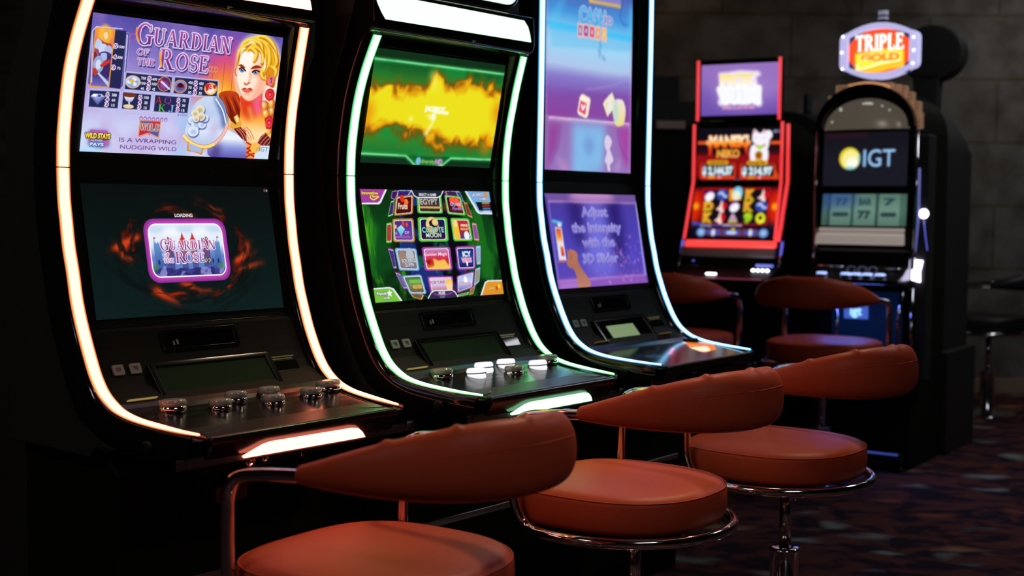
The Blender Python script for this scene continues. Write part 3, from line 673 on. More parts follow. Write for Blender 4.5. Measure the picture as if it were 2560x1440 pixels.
    def logo(t, a, b, yb, yt): c.text(t, a, b, yb, yt, PURP, outline=(250, 236, 252), ow=.3, serif=True)
    logo('G', 35.8,40.1,29.2,24.2); logo('UARDIAN', 40.5,65,29.1,25); logo('OF', 36.6,39.9,32.1,30.4); logo('THE', 36.5,41.8,34.6,32.9); logo('R', 43,48.1,35,29.9); logo('OSE', 48.1,58.4,34.7,30.6)
    c.line([(59,33.2),(59.8,33.9),(59,34.9)], .4, (206, 190, 40), smooth=True); c.line([(60.5,33.2),(61.4,34),(60.5,35)], .4, (206, 190, 40), smooth=True)
    c.rr(97,1.2,97.8,2.4, .1, (190, 60, 60)); c.rr(98.2,1.2,99.2,2.4, .1, (70, 110, 170)); c.ell(98.7,1.8, .25, .25, (230, 230, 240))
    return c

def art_diversity():
    #screen S2U
    c = Canvas('u', .572, 340)
    c.grad([(0, (14, 54, 26)), (.12, (20, 90, 40)), (.3, (60, 130, 40)), (.6, (70, 150, 40)), (.9, (30, 120, 50)), (1, (14, 48, 26))])
    n = fbm(c.X / 9, c.Y / 9, 1.5); n2 = fbm(c.X / 22 + 4, c.Y / 16 + 2, 1.0)
    c.cloud((24, 140, 60), 5, (.42, .66), .8, seed=6, stretch=(.6, 1.3), warp=1)
    top = np.interp(c.X, [0, 12, 28, 40, 46, 60, 75, 100], [18, 17, 21, 19, 10, 15, 11, 13]); bot = np.interp(c.X, [0, 15, 30, 45, 60, 80, 100], [42, 37, 40, 42, 49, 47, 43])
    d = np.minimum(c.Y - top, bot - c.Y) + (n - .5) * 13 + (n2 - .5) * 7
    def sm(a, b): t = np.clip((d - a) / (b - a), 0, 1); return (t * t * (3 - 2 * t))[..., None]
    for a_, b_, col, al in ((-7, 0, (96, 110, 20), .7), (-3.5, 1.0, (120, 56, 12), .75), (-1.5, 2.5, (232, 150, 12), .95), (.5, 6, (238, 226, 30), 1.0)):
        m = sm(a_, b_) * al; c.im = c.im * (1 - m) + np.array(col, np.float32) * m
    for x, y in ((99, 26), (94, 44), (1, 32)): c.ell(x, y, 4, 6, (232, 130, 10), .75, 3)
    c.poly([(40.8,8.2),(45.7,7.8),(48.8,17),(44.2,18.6)], (250, 244, 90), .6, 2)
    c.poly([(42.1,30.8),(49.8,29.7),(50,33.1),(45.5,41.4),(42.6,41.5),(47.7,33.9)], (252, 250, 170), .8, .8)
    c.text('JACKPOT', 40.9,56.6,28.8,26, (255, 255, 244), bold=.09); c.text('GAMES', 46.8,59.8,29.7,28, (255, 255, 236), bold=.08)
    c.ell(31.8,33.4, 1.4, .9, (255, 250, 200), .9, .6); c.ell(48.5,31.3, 1.8, 1.8, (255, 255, 240), .9, .5)
    c.poly([(0, 0), (100, 0), 100.6,4.9, -0.2,5.5][:2] + [(100, 5), (0, 5.5)], (17, 48, 26))
    c.poly([(0, 52.4), (100, 52.2), (100, 57.2), (0, 57.2)], (16, 50, 28))
    for q in ([(0, 5.5), (100, 5)],): c.line(q, 1.6, (30, 200, 80), .7, .6); c.line(q, .7, (170, 255, 190))
    q = [(0, 52.4)] + [(32,52.5),(39.8,57.1),(41.8,57.6),(57.7,57.3),(61,56.4),(66.8,52.6)] + [(100, 52.3)]
    c.poly(q[1:-1], (18, 96, 44)); c.line(q, 1.6, (30, 200, 80), .7, .6); c.line(q, .7, (170, 255, 190))
    c.ell(41.9,54.9, 2, 2.1, (120, 190, 226)); c.text('diversity', 44.1,54.7,55.9,53.7, (190, 226, 110), bold=.02); c.text('HD', 55.1,60.4,56.1,53.5, (190, 120, 190), bold=.02, outline=(230, 190, 226), ow=.2)
    c.soft(1)
    return c

def art_games_globe():
    #screen S2L
    c = Canvas('u', .576, 470)
    c.grad([(0, (10, 44, 18)), (.5, (14, 74, 26)), (1, (12, 60, 22))])
    c.cloud((30, 120, 30), 5, (.48, .72), .7, seed=4, stretch=(2.2, .8), warp=1)
    c.cloud((110, 206, 30), 5, (.58, .74), .75, seed=7, stretch=(2.6, .7), warp=1)
    c.cloud((6, 30, 12), 6, (.5, .7), .8, seed=14, stretch=(1.4, 1), warp=1)
    c.ell(49, 28, 27, 33, (10, 8, 22), .95, 1.5)
    c.cloud((30, 50, 130), 9, (.5, .68), .9, region=(((c.X - 49) / 26) ** 2 + ((c.Y - 28) / 32) ** 2 < 1).astype(np.float32), seed=21, warp=1)
    c.cloud((150, 40, 50), 9, (.55, .7), .9, region=((((c.X - 49) / 26) ** 2 + ((c.Y - 28) / 32) ** 2 < 1) & (c.X > 50)).astype(np.float32), seed=27, warp=1)
    c.cloud((20, 120, 80), 9, (.55, .7), .7, region=((((c.X - 49) / 26) ** 2 + ((c.Y - 28) / 32) ** 2 < 1) & (c.X < 60)).astype(np.float32), seed=33, warp=1)
    Gn, Gd, Bl, Pu = (90, 200, 60), (190, 140, 60), (130, 180, 236), (164, 70, 172)
    def tile(q, rim, art, inner=.80):
        cx = sum(p[0] for p in q) / len(q); cy = sum(p[1] for p in q) / len(q)
        def sh(f):
            o = []
            n = len(q)
            for i in range(n):
                a, b, d = q[i - 1], q[i], q[(i + 1) % n]
                for t in (.16, .06): o.append((b[0] + (a[0] - b[0]) * t, b[1] + (a[1] - b[1]) * t))
                for t in (.06, .16): o.append((b[0] + (d[0] - b[0]) * t, b[1] + (d[1] - b[1]) * t))
            return [(cx + (x - cx) * f, cy + (y - cy) * f) for x, y in o]
        c.poly(sh(1.03), tuple(v * .45 for v in rim)); c.poly(sh(1), rim); c.poly(sh(.87), (246, 246, 250)); c.poly(sh(.82), art)
        return cx, cy
    # edge tiles first
    for q, r, a in (([(27,0.4),(37.9,0.2),(34.3,3.4),(25.2,3.8)], Bl, (60, 30, 110)), ([(22.8,0.9),(27.8,0.4),(24.1,5.6),(21.4,4.6)], Pu, (60, 20, 90)), ([(62.9,0.2),(72.6,0.1),(74.8,4.7),(64,2.6)], Pu, (60, 30, 80)), ([(71.8,0.1),(75,0.3),(77.8,6.3),(74.8,4.7)], Bl, (50, 60, 120)),
                    ([(21,6.2),(23.7,5.6),(21.1,13.5),(17.2,14.3)], Gn, (60, 40, 110)), ([(15.5,17.6),(19.4,17.1),(17.5,27.5),(13.5,27.7)], Gn, (170, 60, 60)), ([(14.1,30.1),(17.9,30.9),(18.5,41),(16.3,40.9)], Pu, (60, 50, 130)), ([(16.7,42.5),(20.2,43.4),(24.5,51.6),(21.5,51.5)], Pu, (110, 90, 160)),
                    ([(77.1,5.8),(79.8,6.6),(82.9,15.2),(78.7,13.5)], Gd, (130, 50, 40)), ([(81.6,17.4),(85.2,18),(85.6,27.7),(81.5,27.3)], Gd, (140, 80, 160)), ([(82.1,30.4),(86.1,30.2),(83.9,40.4),(80.7,40.8)], Bl, (150, 170, 200)), ([(79,43),(83.3,42),(80.8,49.9),(75.7,52.5)], Bl, (150, 150, 130)),
                    ([(24.3,52.6),(35.8,55.2),(33.7,57.7),(27.3,56.1)], Gd, (120, 90, 50)), ([(61.4,56.3),(71.4,55.1),(70.2,56.7),(62,57.4)], Gn, (120, 150, 90)), ([(72.6,53.5),(77,52),(74.4,56.3),(71,57)], Gd, (150, 110, 60))):
        tile(q, r, a)
    tile([(25.2,3.8),(38.2,2.6),(35.8,12.7),(21.7,13.7)], Gd, [(60, 10, 14), (110, 14, 16), (60, 8, 10)])
    c.text('Fruits', 25.4,32.9,10.2,7.1, (246, 226, 190), shear=.3, bold=.03); c.ell(29.5,4.8, 1.6, 1.8, (226, 50, 30)); c.ell(32.2,6.4, 1.5, 1.5, (250, 120, 40))
    tile([(40.9,2.3),(59.7,2.1),(59.1,12.4),(39.7,12.3)], Gn, [(50, 30, 30), (60, 50, 60), (50, 40, 30)])
    c.text('EGYPT', 42.7,56.1,7.7,4.8, (214, 196, 150), outline=(50, 60, 130), ow=.3, serif=False, bold=.02); c.line([(41.5,9.1),(57.8,9.3)], 1.1, (196, 150, 70)); c.text('FORTUNES OF LUXOR', 41.5,57.5,9.7,8.9, (250, 220, 150))
    tile([(62.4,2.4),(75.2,3.1),(77.5,13.5),(63,12.7)], Gn, [(50, 10, 14), (90, 20, 20)])
    for x, y in ((67.8,5.3), (71.5,5.3), (73.4,7.5)): c.ell(x, y, 2, 2, (250, 90, 60))
    c.text('Crystal', 66,74.9,8.2,6.2, (206, 186, 236), bold=.04, shear=.2); c.text('Forest', 67.1,75.2,10.6,8.8, (170, 130, 210), bold=.04, shear=.2)
    tile([(20.3,15.3),(35.7,15.1),(34.5,27.5),(18.7,27.2)], Gd, [(70, 40, 130), (120, 70, 170)])
    c.poly([(22.6,20.3),(26,18.5),(28.5,20.6),(24.8,24.5)], [(190, 240, 250), (60, 170, 206)]); c.ell(21.7,19.3, .9, 1, (240, 200, 90)); c.ell(27.6,17.7, 1, 1.3, (230, 60, 40)); c.ell(30.3,18.3, 1, 1.2, (240, 70, 40))
    c.text('96', 20,22.4,23.3,21.9, (150, 220, 240)); c.text('DP', 28.1,31.4,23.2,21.8, (240, 220, 240)); c.text('DIAMONDS', 20.4,31.3,25.1,24.2, (220, 150, 200))
    tile([(39.2,14.5),(61.8,14.6),(60.5,27.5),(37.7,27.3)], Gn, [(24, 30, 90), (30, 20, 70), (60, 14, 60)])
    c.ell(49.5,18.9, 4.9, 4.6, (244, 206, 130)); c.ell(51.3,17.7, 3, 2.4, (24, 22, 50)); c.ell(52,17.2, 2.4, 1.8, (244, 206, 130)); c.poly([(47.1,17.2),(48.7,15.9),(49.1,18.9),(47.7,19.4)], (24, 22, 50))
    c.text('COYOTE', 41.2,58.1,22.6,19.8, (150, 226, 206), outline=(20, 40, 60), ow=.3, bold=.02); c.text('MOON', 43.7,55.4,25.2,22.9, (214, 240, 226), outline=(20, 30, 60), ow=.3, bold=.02)
    tile([(64.6,14.9),(79.6,15.2),(80.3,27.4),(64.7,27.4)], Gn, [(200, 40, 50), (180, 30, 60), (60, 60, 130)])
    c.poly([(66.2,16.8),(69.5,16.2),(70.3,22.3),(70.3,26.1),(66.2,26)], (240, 196, 60), smooth=True); c.ell(68,17.9, 1.4, 2, (250, 220, 130)); c.ell(75.9,24.5, 2.2, 2.3, (240, 244, 250)); c.text('FIRE', 72.1,77.8,19.7,18.3, (250, 230, 200), bold=.04); c.text('FRENZY', 71.7,78.6,21.6,20.4, (250, 210, 110), bold=.04)
    tile([(19,30.4),(34.7,30.9),(35,42.5),(20.1,41.8)], Bl, [(120, 120, 130), (150, 140, 140), (110, 110, 120)])
    c.ell(29.4,34.5, 2.8, 4, (186, 190, 200)); c.poly([(22.4,32.2),(25.4,32.3),(25.4,39.6),(23,40.6)], (170, 130, 100), .8); c.text('SOLSTICE', 22.9,33.4,38,36.2, (250, 250, 252), outline=(60, 60, 90), ow=.2, bold=.02); c.text('QUEEN', 24.7,31.4,40.1,38.3, (244, 244, 252), outline=(60, 60, 90), ow=.2, bold=.02)
    tile([(39,30.3),(60.9,30.4),(60.4,43),(39.1,42.7)], Pu, [(190, 160, 200), (214, 60, 110), (200, 40, 30), (226, 150, 40)])
    c.text('Golden Magic', 40,58.3,35,33.2, (240, 220, 240), shear=.2, bold=.02); c.poly([(46.6,36.5),(50.3,37.6),(55.1,37.2),(57,39.4),(58.8,42.1),(42.4,41.7),(46.6,40.2)], (250, 206, 90), .9, .3, smooth=True); c.poly([(40.2,37.4),(45,36.9),(43.5,40.1)], (150, 20, 20), .9, .4)
    tile([(65.3,30.5),(81.3,30.4),(79,43),(65,43.1)], Pu, [(16, 30, 100), (40, 70, 150), (16, 24, 90)])
    c.text('ICY', 70.2,77.1,36.1,33.1, (240, 248, 255), outline=(90, 130, 210), ow=.3, serif=False, bold=.04); c.text('WILDS', 68.9,76.9,39.2,36.7, (236, 140, 190), outline=(250, 220, 240), ow=.25, bold=.04); c.ell(72.9,39.9, .6, 1.4, (250, 250, 255))
    tile([(21.4,44.7),(35.7,44.6),(37.8,54.7),(25.4,54.2)], Bl, [(60, 110, 60), (120, 140, 90), (110, 80, 50)])
    c.poly([(26.2,46.9),(34.4,47),(34.8,48.8),(26.5,48.8)], (120, 190, 70)); c.text('WOLF RUN', 28.2,35,51.8,49.7, (250, 190, 90), bold=.05)
    tile([(40.2,45.8),(59.9,46.2),(58.3,55.6),(41.1,54.9)], Pu, [(230, 200, 220), (214, 190, 226), (190, 70, 80)])
    c.poly([(54.2,49),(56.8,48),(58.8,49.2),(57.8,53.4),(54.1,53.3)], (250, 214, 150), smooth=True); c.poly([(54.1,48.5),(56.9,47.5),(58.9,48.4),(58.6,50),(56.5,49.1),(54.3,50.1)], (250, 200, 70), smooth=True); c.text('FORTUNE', 41.7,53.1,50,48.2, (150, 90, 150), bold=.04, outline=(250, 240, 250), ow=.2)
    tile([(63.1,46.3),(77.9,44.1),(74.7,53),(61.6,55.5)], Pu, [(150, 180, 230), (206, 214, 240), (90, 110, 180)])
    c.ell(69.7,48.7, 1.4, 2.2, (250, 252, 255)); c.text('Unicorn', 64.7,73.2,51.7,49.5, (236, 210, 240), bold=.03, outline=(150, 90, 150), ow=.2)
    # corner tabs
    wt = (232, 236, 246)
    c.poly([(0, 0)] + [(19.5,-0.1),(13.7,7),(12,7.9),(0.6,7.9)] + [(0, 7.9)], wt); c.poly([(0, 0)] + [(18,-0),(13,6.1),(11.1,7),(0.7,7.1)] + [(0, 7.2)], (164, 60, 160))
    c.text('Innovative', 0.9,12.4,2.9,1.2, (250, 226, 40), bold=.04, outline=(90, 20, 100), ow=.2); c.text('Games', 7.7,12.7,4.3,3.1, (250, 226, 60), bold=.04, shear=.2); c.line([(12.8,3.9),(8.9,5.5),(6.6,4.5),(7.1,3.5)], .6, (250, 226, 40), smooth=True)
    c.poly([79.6,-0.2, (100, 0), (100, 12.9), 88.5,12.7, 87,11.8][0:0] + [(79.2,-0.2),(101.1,-0.5)] + [(100, 0), (100, 12.9)] + [(88.9,12.7),(87,11.7)], wt)
    c.poly([(80.7,-0.2),(101.1,-0.5)] + [(100, 0), (100, 11.9)] + [(89.5,11.8),(88.3,10.8)], (120, 176, 226)); c.poly([(87,6),(100.6,5.9)] + [(100, 10.8)] + [(89.3,10.7)], (16, 22, 30))
    c.text('JACKPOT', 84.7,94.6,2.9,1, (246, 248, 255), outline=(40, 60, 130), ow=.2, bold=.03); c.text('GAMES', 90.6,97,4.7,3.6, (246, 248, 255), outline=(40, 60, 130), ow=.2, bold=.03); c.ell(96.7,2, 1.6, 2, (206, 150, 90))
    for k, col in enumerate(((190, 160, 60), (190, 40, 40), (70, 130, 206), (206, 210, 220))): c.poly([(x, y + k * 1.55) for x, y in [(92.4,6.1),(98.8,6.1),(98.6,7),(92.5,7)]], col, .9)
    c.poly([(0, 50.2)] + [(11.2,50),(14.3,50.9),(19.5,57.6)] + [(19.9, 57.6), (0, 57.6)], wt); c.poly([(0, 50.9)] + [(11,50.7),(13.4,51.5),(17.9,57.6)] + [(18.1, 57.6), (0, 57.6)], (120, 196, 60))
    c.text('Popular', 1.6,9.7,53.9,52.2, (246, 250, 244), outline=(40, 70, 60), ow=.25, bold=.03, shear=.2); c.text('Games', 5.8,10.8,56,54.7, (246, 250, 244), outline=(40, 70, 60), ow=.25, bold=.03)
    sx, sy = 10.9,53.3; c.poly([(sx + (2.2 if k % 2 == 0 else .9) * math.sin(k * PI / 5), sy - (2.2 if k % 2 == 0 else .9) * math.cos(k * PI / 5)) for k in range(10)], (250, 252, 250))
    c.poly([(80.2,57.4),(85.3,50.4),(88,49.5)] + [(100, 49.8), (100, 57.6), (80.2, 57.6)], wt); c.poly([(81.5,57.4),(86,51),(88.3,50.2)] + [(100, 50.5), (100, 57.6), (81.5, 57.6)], (226, 150, 40))
    c.text('Classic', 87,93.2,54.7,52.8, (250, 230, 120), shear=.2, bold=.02, outline=(170, 80, 20), ow=.15); c.text('Games', 93.8,98.2,56.1,54.8, (250, 230, 120), outline=(170, 80, 20), ow=.15); c.ell(94.7,54.1, 1, 1.2, (226, 60, 30)); c.ell(96.8,53.2, 1, 1.2, (240, 220, 60))
    # banner tabs
    q = [(37.2,0.1),(38.9,3.1),(41,4),(56.5,3.9),(59.5,2.9),(62.1,-0.1)]
    c.poly([(q[0][0], 0)] + q + [(q[-1][0], 0)], (30, 34, 50)); c.line(q, .6, wt, smooth=False); c.text('SELECT A GAME', 42.5,55.9,3.1,1.7, (246, 246, 250), bold=.03)
    q = [(38.4,57.3),(41.3,54.4),(43.9,53.4),(57.9,53.7),(60.1,54.9),(61.6,57.5)]
    c.poly([(q[0][0], 57.6)] + q + [(q[-1][0], 57.6)], (50, 44, 80)); c.line(q, .6, wt); c.line([(43.1,55),(49.9,56.1),(57.7,55)], .7, (150, 60, 160), smooth=True); c.text('$0.00', 46.9,52.1,55.7,54, (250, 250, 250), bold=.03); c.text('CREDIT', 47.7,51.8,57.3,56.5, (220, 220, 230))
    return c

def art_cash_tower():
    #screen S3U
    c = Canvas('u', S3_ASP, 260)
    Y = lambda v: v / c.hu
    y0, y1, y2, y3, y4, y5 = 69.7, 79.2, 91.2, 107.2, 120, 138
    c.grad([(0, (60, 120, 200)), (Y(y0) - .1, (80, 100, 180)), (Y(y0), (70, 150, 220)), (Y(y1) - .01, (110, 190, 240)), (Y(y1), (60, 190, 244)), (Y(y1) + .02, (130, 200, 240)), (Y(y2), (160, 214, 246)), (Y(y3) - .02, (176, 200, 236)), (Y(y3) + .02, (140, 130, 206)), (Y(y4), (130, 80, 170)), (Y(y5) - .01, (140, 70, 160)), (Y(y5), (150, 110, 180)), (1, (150, 120, 190))])
    c.poly([(4.8,79.7),(102.8,77.7),(102.9,81.4),(4.8,83.5)], (70, 196, 246), .7, .8); c.poly([(15.7,63.8),(19.7,63.3),(9.3,79.2),(4.1,79.8)], (90, 214, 250), .5, 3); c.line([(88.3,54.5),(84.8,65.6),(88.7,70.9),(96.4,70.5)], 1, (60, 80, 170), .6, .6, smooth=True)
    c.poly([(96.1,58.5),(102.3,57.7),(103.5,76.8),(95,76.9)], (90, 206, 250), .6, 3); c.poly([(21.1,63.1),(83.9,58.4),(66.1,62.2),(23.9,65.9)], (70, 80, 170), .5, 3)
    c.poly([(5.5,83.4),(100.5,81.7),(96.8,88.3),(5.9,94.1)], (120, 196, 240), .6, 1)
    c.poly([(2,114.4),(24.7,111),(67.2,113.1),(97.2,104.9),(95.9,113.4),(52.8,118.3),(2.2,122)], (130, 120, 206), .4, 2.5); c.line([(45.6,118),(74.6,113.4),(97.3,106.2)], .8, (180, 150, 214), .7, .5, smooth=True)
    c.line([(47.3,59),(83.9,58)], 5, (230, 180, 90), 1, .4); c.line([(51.5,56.8),(83.8,55.9)], 5, (130, 130, 206), 1, .4)
    # shelf
    c.poly([(3.7,138.1),(98,137.1),(97.3,139.6),(3.5,140.4)], (200, 150, 200), .8, .5); c.line([(3.7,138.4),(98,137.5)], .8, (244, 214, 236))
    c.poly([(30,140.4),(69.2,139.9),(65.5,171.1),(29.9,171.7)], (130, 190, 236), .95, 4); c.poly([(3.8,141.9),(17.1,141.5),(13.3,156.9),(2.9,172),(1.6,172.1)], (150, 60, 150), .8, 3); c.poly([(82.7,140.4),(98.8,140),(98.8,170.2),(89.3,162.1)], (170, 60, 160), .8, 3)
    c.line([(17.1,141.5),(14.6,155.3),(6.8,167.3)], .8, (120, 80, 170), .7, .6, smooth=True); c.line([(83.5,140.8),(86,152.3),(97.1,163.5)], .8, (120, 60, 150), .7, .6, smooth=True); c.poly([(10.7,161.7),(25.6,166.7),(27.1,171.4),(17.6,171.6)], (200, 150, 206), .5, 2); c.poly([(77.3,170),(87.8,161.3),(86.4,169.7)], (200, 160, 206), .6, 2)
    c.ell(49.2,154.6, 6, 6, (110, 140, 206), .6, 3)
    # title
    for t, x0, x1, yb, yt in (('CA$H', 36.7,67.1,75.7,64.8),):
        c.text(t, x0, x1, yb, yt, [(60, 190, 240), (60, 170, 226)], outline=(176, 176, 224), ow=1.2, bold=.02)
    c.text('3D', 64.4,75.2,72.5,68.3, (90, 150, 206), outline=(206, 180, 220), ow=1.2, bold=.02)
    for (bx, by), col in zip([(37.6,80.5),(44.3,80.1),(51.4,80.1),(58.3,80.2),(65.6,80.2)], ((160, 110, 170), (160, 50, 120), (226, 60, 100), (240, 160, 90), (250, 190, 70))):
        c.rr(bx - 3.1, by - 4.8, bx + 3.1, by + 4.8, .8, (236, 190, 190)); c.rr(bx - 2.1, by - 3.2, bx + 2.1, by + 3.2, .3, col); c.rr(bx - 1, by - 1.6, bx + 1, by + 1.6, .3, (240, 214, 220), .8)
    for q in ([(60,85.4),(62,87.7),(61.1,89)], [(58.7,90),(60.9,92.6),(60.2,95.1)], [(63.1,94.8),(66.8,96.7)]): c.line(q, 2.4, (90, 150, 206), .6, .8)
    c.poly([(40,121.4),(42.2,121.3),(49.7,123.3),(50.4,124.8),(47.7,135),(45.3,136.8),(36.8,134.9),(35.4,133),(38,123.3)], (252, 240, 214)); c.poly([(39.1,125.6),(46.1,127.1),(44.5,134.7),(37,132.5)], (226, 70, 110)); c.line([(40.2,127.9),(41.4,131.4),(44.1,128.6)], 2, (250, 236, 240))
    c.poly([(75.9,117.5),(79.3,122.2),(77.9,127.9),(70.6,134.5),(65,125.9),(67.4,123.3)], (240, 232, 190)); c.poly([(74,120.8),(77.1,123.8),(72,129.9),(68.6,126)], (226, 200, 170)); c.ell(73.4,125.7, 3.4, 6, (240, 236, 230), .9, .6)
    c.poly([(80,122.4),(88.4,121.8),(91.8,125.3),(92.9,130.3),(91,137.4),(87.3,139.6),(81.2,139.6),(78.1,134.5),(76.4,128)], [(240, 230, 226), (236, 226, 180), (236, 220, 130)], smooth=True); c.ell(80.7,130.2, 3, 8, (190, 220, 214), .9, 1)
    c.poly([(70.6,146.5),(74.6,148.2),(76.3,151.4),(74,155.7),(75.3,157.7),(78.4,163.3),(74.3,166.4),(75.1,170),(72.1,170.5),(70.5,166.1),(68,163.7),(70.4,157.9),(67.8,153.9),(67.9,148.9)], (220, 206, 232), smooth=True)
    c.line([(1, 0), (1, 138.8)], 1.4, (190, 140, 206), .6, .8); c.line([(98.6, 81.2), (98.6, c.hu)], 1.4, (190, 150, 210), .6, .8)
    c.soft(1)
    return c

def art_adjust():
    #screen S3L
    c = Canvas('u', .576, 300)
    c.grad([(0, (80, 60, 150)), (.25, (74, 62, 170)), (.7, (80, 70, 190)), (1, (104, 70, 170))])
    c.ell(50, 30, 20, 26, (120, 120, 230), .8, 8); c.ell(30, 14, 8, 22, (40, 24, 100), .8, 5); c.ell(72, 20, 8, 26, (34, 20, 96), .8, 5)
    c.poly([(0.4,0.3),(100.1,0),(99.6,4.8),(2.5,5.1)], (120, 86, 160), .9, .5); c.ell(50, 2, 26, 3, (206, 150, 206), .8, 2)
    c.poly([(1.1,52.8),(96.9,52.4),(99.8,57.7),(0.6,57.5)], (150, 90, 190), .8, 1); c.poly([(0.8,53.6),(28.4,53.5),(27.3,57.4),(0.6,57.5)], (206, 150, 226), .6, 2)
    c.line([(3.3,5.1),(1.3,51.9)], .7, (190, 170, 230), .8, .3); c.line([(99.6,4.8),(97.7,52.7)], 1.4, (196, 190, 240), .9, .6); c.line([(2.7,5.1),(98.5,5.4)], .8, (214, 160, 214), .9, .3); c.line([(-0.2,52.9),(96.9,52.5)], .7, (214, 150, 220), .9, .3)
    rnd = random.Random(5)
    for k in range(150):
        x, y = rnd.gauss(76, 14), rnd.gauss(44, 9)
        if 4 < x < 97 and 12 < y < 56: c.ell(x, y, rnd.choice((.25, .35, .5, .9)), rnd.choice((.3, .4, .9)), rnd.choice(((206, 150, 236), (236, 130, 200), (150, 140, 240))), .8, .2)
    for t, q in (('Adjust', (35.7,64.4,14.4,8.3)), ('the Intensity', (22.9,77.4,24.1,18.1)), ('with the', (31.9,67.7,33.4,27.3)), ('3D Slider', (29.9,69.2,43.2,37.5))):
        c.text(t, q[0] + .5, q[1] + .5, q[2] + .5, q[3] + .5, (60, 50, 140), bold=.03); c.text(t, *q, [(190, 184, 236), (140, 130, 214)], bold=.03, outline=(176, 170, 232), ow=.3); c.text(t, q[0] + .35, q[1] + .35, q[2] + .3, q[3] + .3, (110, 100, 200), bold=.0, a=.75)
    c.poly([(3.6,16.4),(13.5,17.5),(13.6,20.2),(11.4,41.1),(4.3,40.8)], (90, 96, 190), .95); c.poly([(5.9,20.5),(12.5,21.2),(12.6,40.7),(5.1,40.4)], (226, 224, 244)); c.poly([(6.7,21.4),(11.5,21.7),(11.5,30.6),(6.1,30.5)], [(226, 60, 50), (240, 140, 40), (250, 240, 240)]); c.poly([(8.3,32.3),(11.3,32.5),(11.4,38),(8.3,37.9)], [(240, 130, 40), (206, 30, 50)])
    c.line([(4,16.6),(13.6,18.2)], 1.6, (90, 214, 240), .9, .3); c.ell(10.8,19.3, 2, 1.2, (240, 244, 255), 1, .3); c.poly([(4.3,40.7),(12.6,40.7),(11.3,41.6),(2.8,41.7)], (250, 110, 70), .9, .3); c.text('MIN', 7.1,10.7,39.4,38.4, (210, 220, 240))
    arm = [(14.1,33.3),(15.6,35.1),(18.2,34.1),(23.2,35.5),(25,37.5),(24.4,41),(27.1,46),(32.1,51.5),(34.1,57),(21.4,57.6),(20.6,51),(18.7,46.5),(14.5,45.1),(12.3,42),(14.7,38.5)]
    c.poly(arm, [(196, 120, 90), (170, 110, 90), (190, 130, 110)], smooth=True); c.line([(15.6,35.1),(18.6,38.2),(16.5,40.3)], .8, (140, 76, 60), .7, .3, smooth=True)
    c.soft(1)
    return c

def art_pick_win():
    #screen RT
    c = Canvas('u', .62, 200)
    c.grad([(0, (150, 112, 190)), (.5, (150, 116, 192)), (1, (104, 74, 170))])
    c.ell(55, 30, 36, 22, (166, 130, 202), .8, 12); c.ell(5, 45, 14, 20, (110, 84, 176), .7, 10)
    for q in ([(22.5,10.1),(35.6,9.6),(50,8.1),(74.4,10),(77.4,13.1),(76,16.1),(71.7,16.3),(74,28.4),(78.3,28.5),(78.3,32.5),(74.9,43.2),(79.9,46),(79.3,51.4),(75,52.6),(68.4,49),(46.7,47.7),(24.9,50.4),(21.9,45.5),(24.1,41.5),(21.1,33.3),(20.4,28.6),(24.8,26.7)],):
        c.poly(q, (246, 240, 255), .95, 1)
    c.text('PICK', 24.8,71.8,26.5,12, [(252, 226, 110), (254, 240, 190), (255, 255, 255)], bold=.08, outline=(244, 226, 250), ow=.8)
    c.text('WIN', 22.7,76.4,47.1,28.8, (250, 252, 255), bold=.1, outline=(255, 255, 255), ow=2.4); c.line([(45.1,30.1),(45.2,42.9)], 1, (206, 220, 250), .8, .6); c.line([(53.8,30.4),(53.9,43.2)], 1, (206, 220, 250), .8, .6)
    c.text('MILLIONS', 28.5,70.7,54.4,51, (240, 170, 200), bold=.06)
    c.soft(1); return c

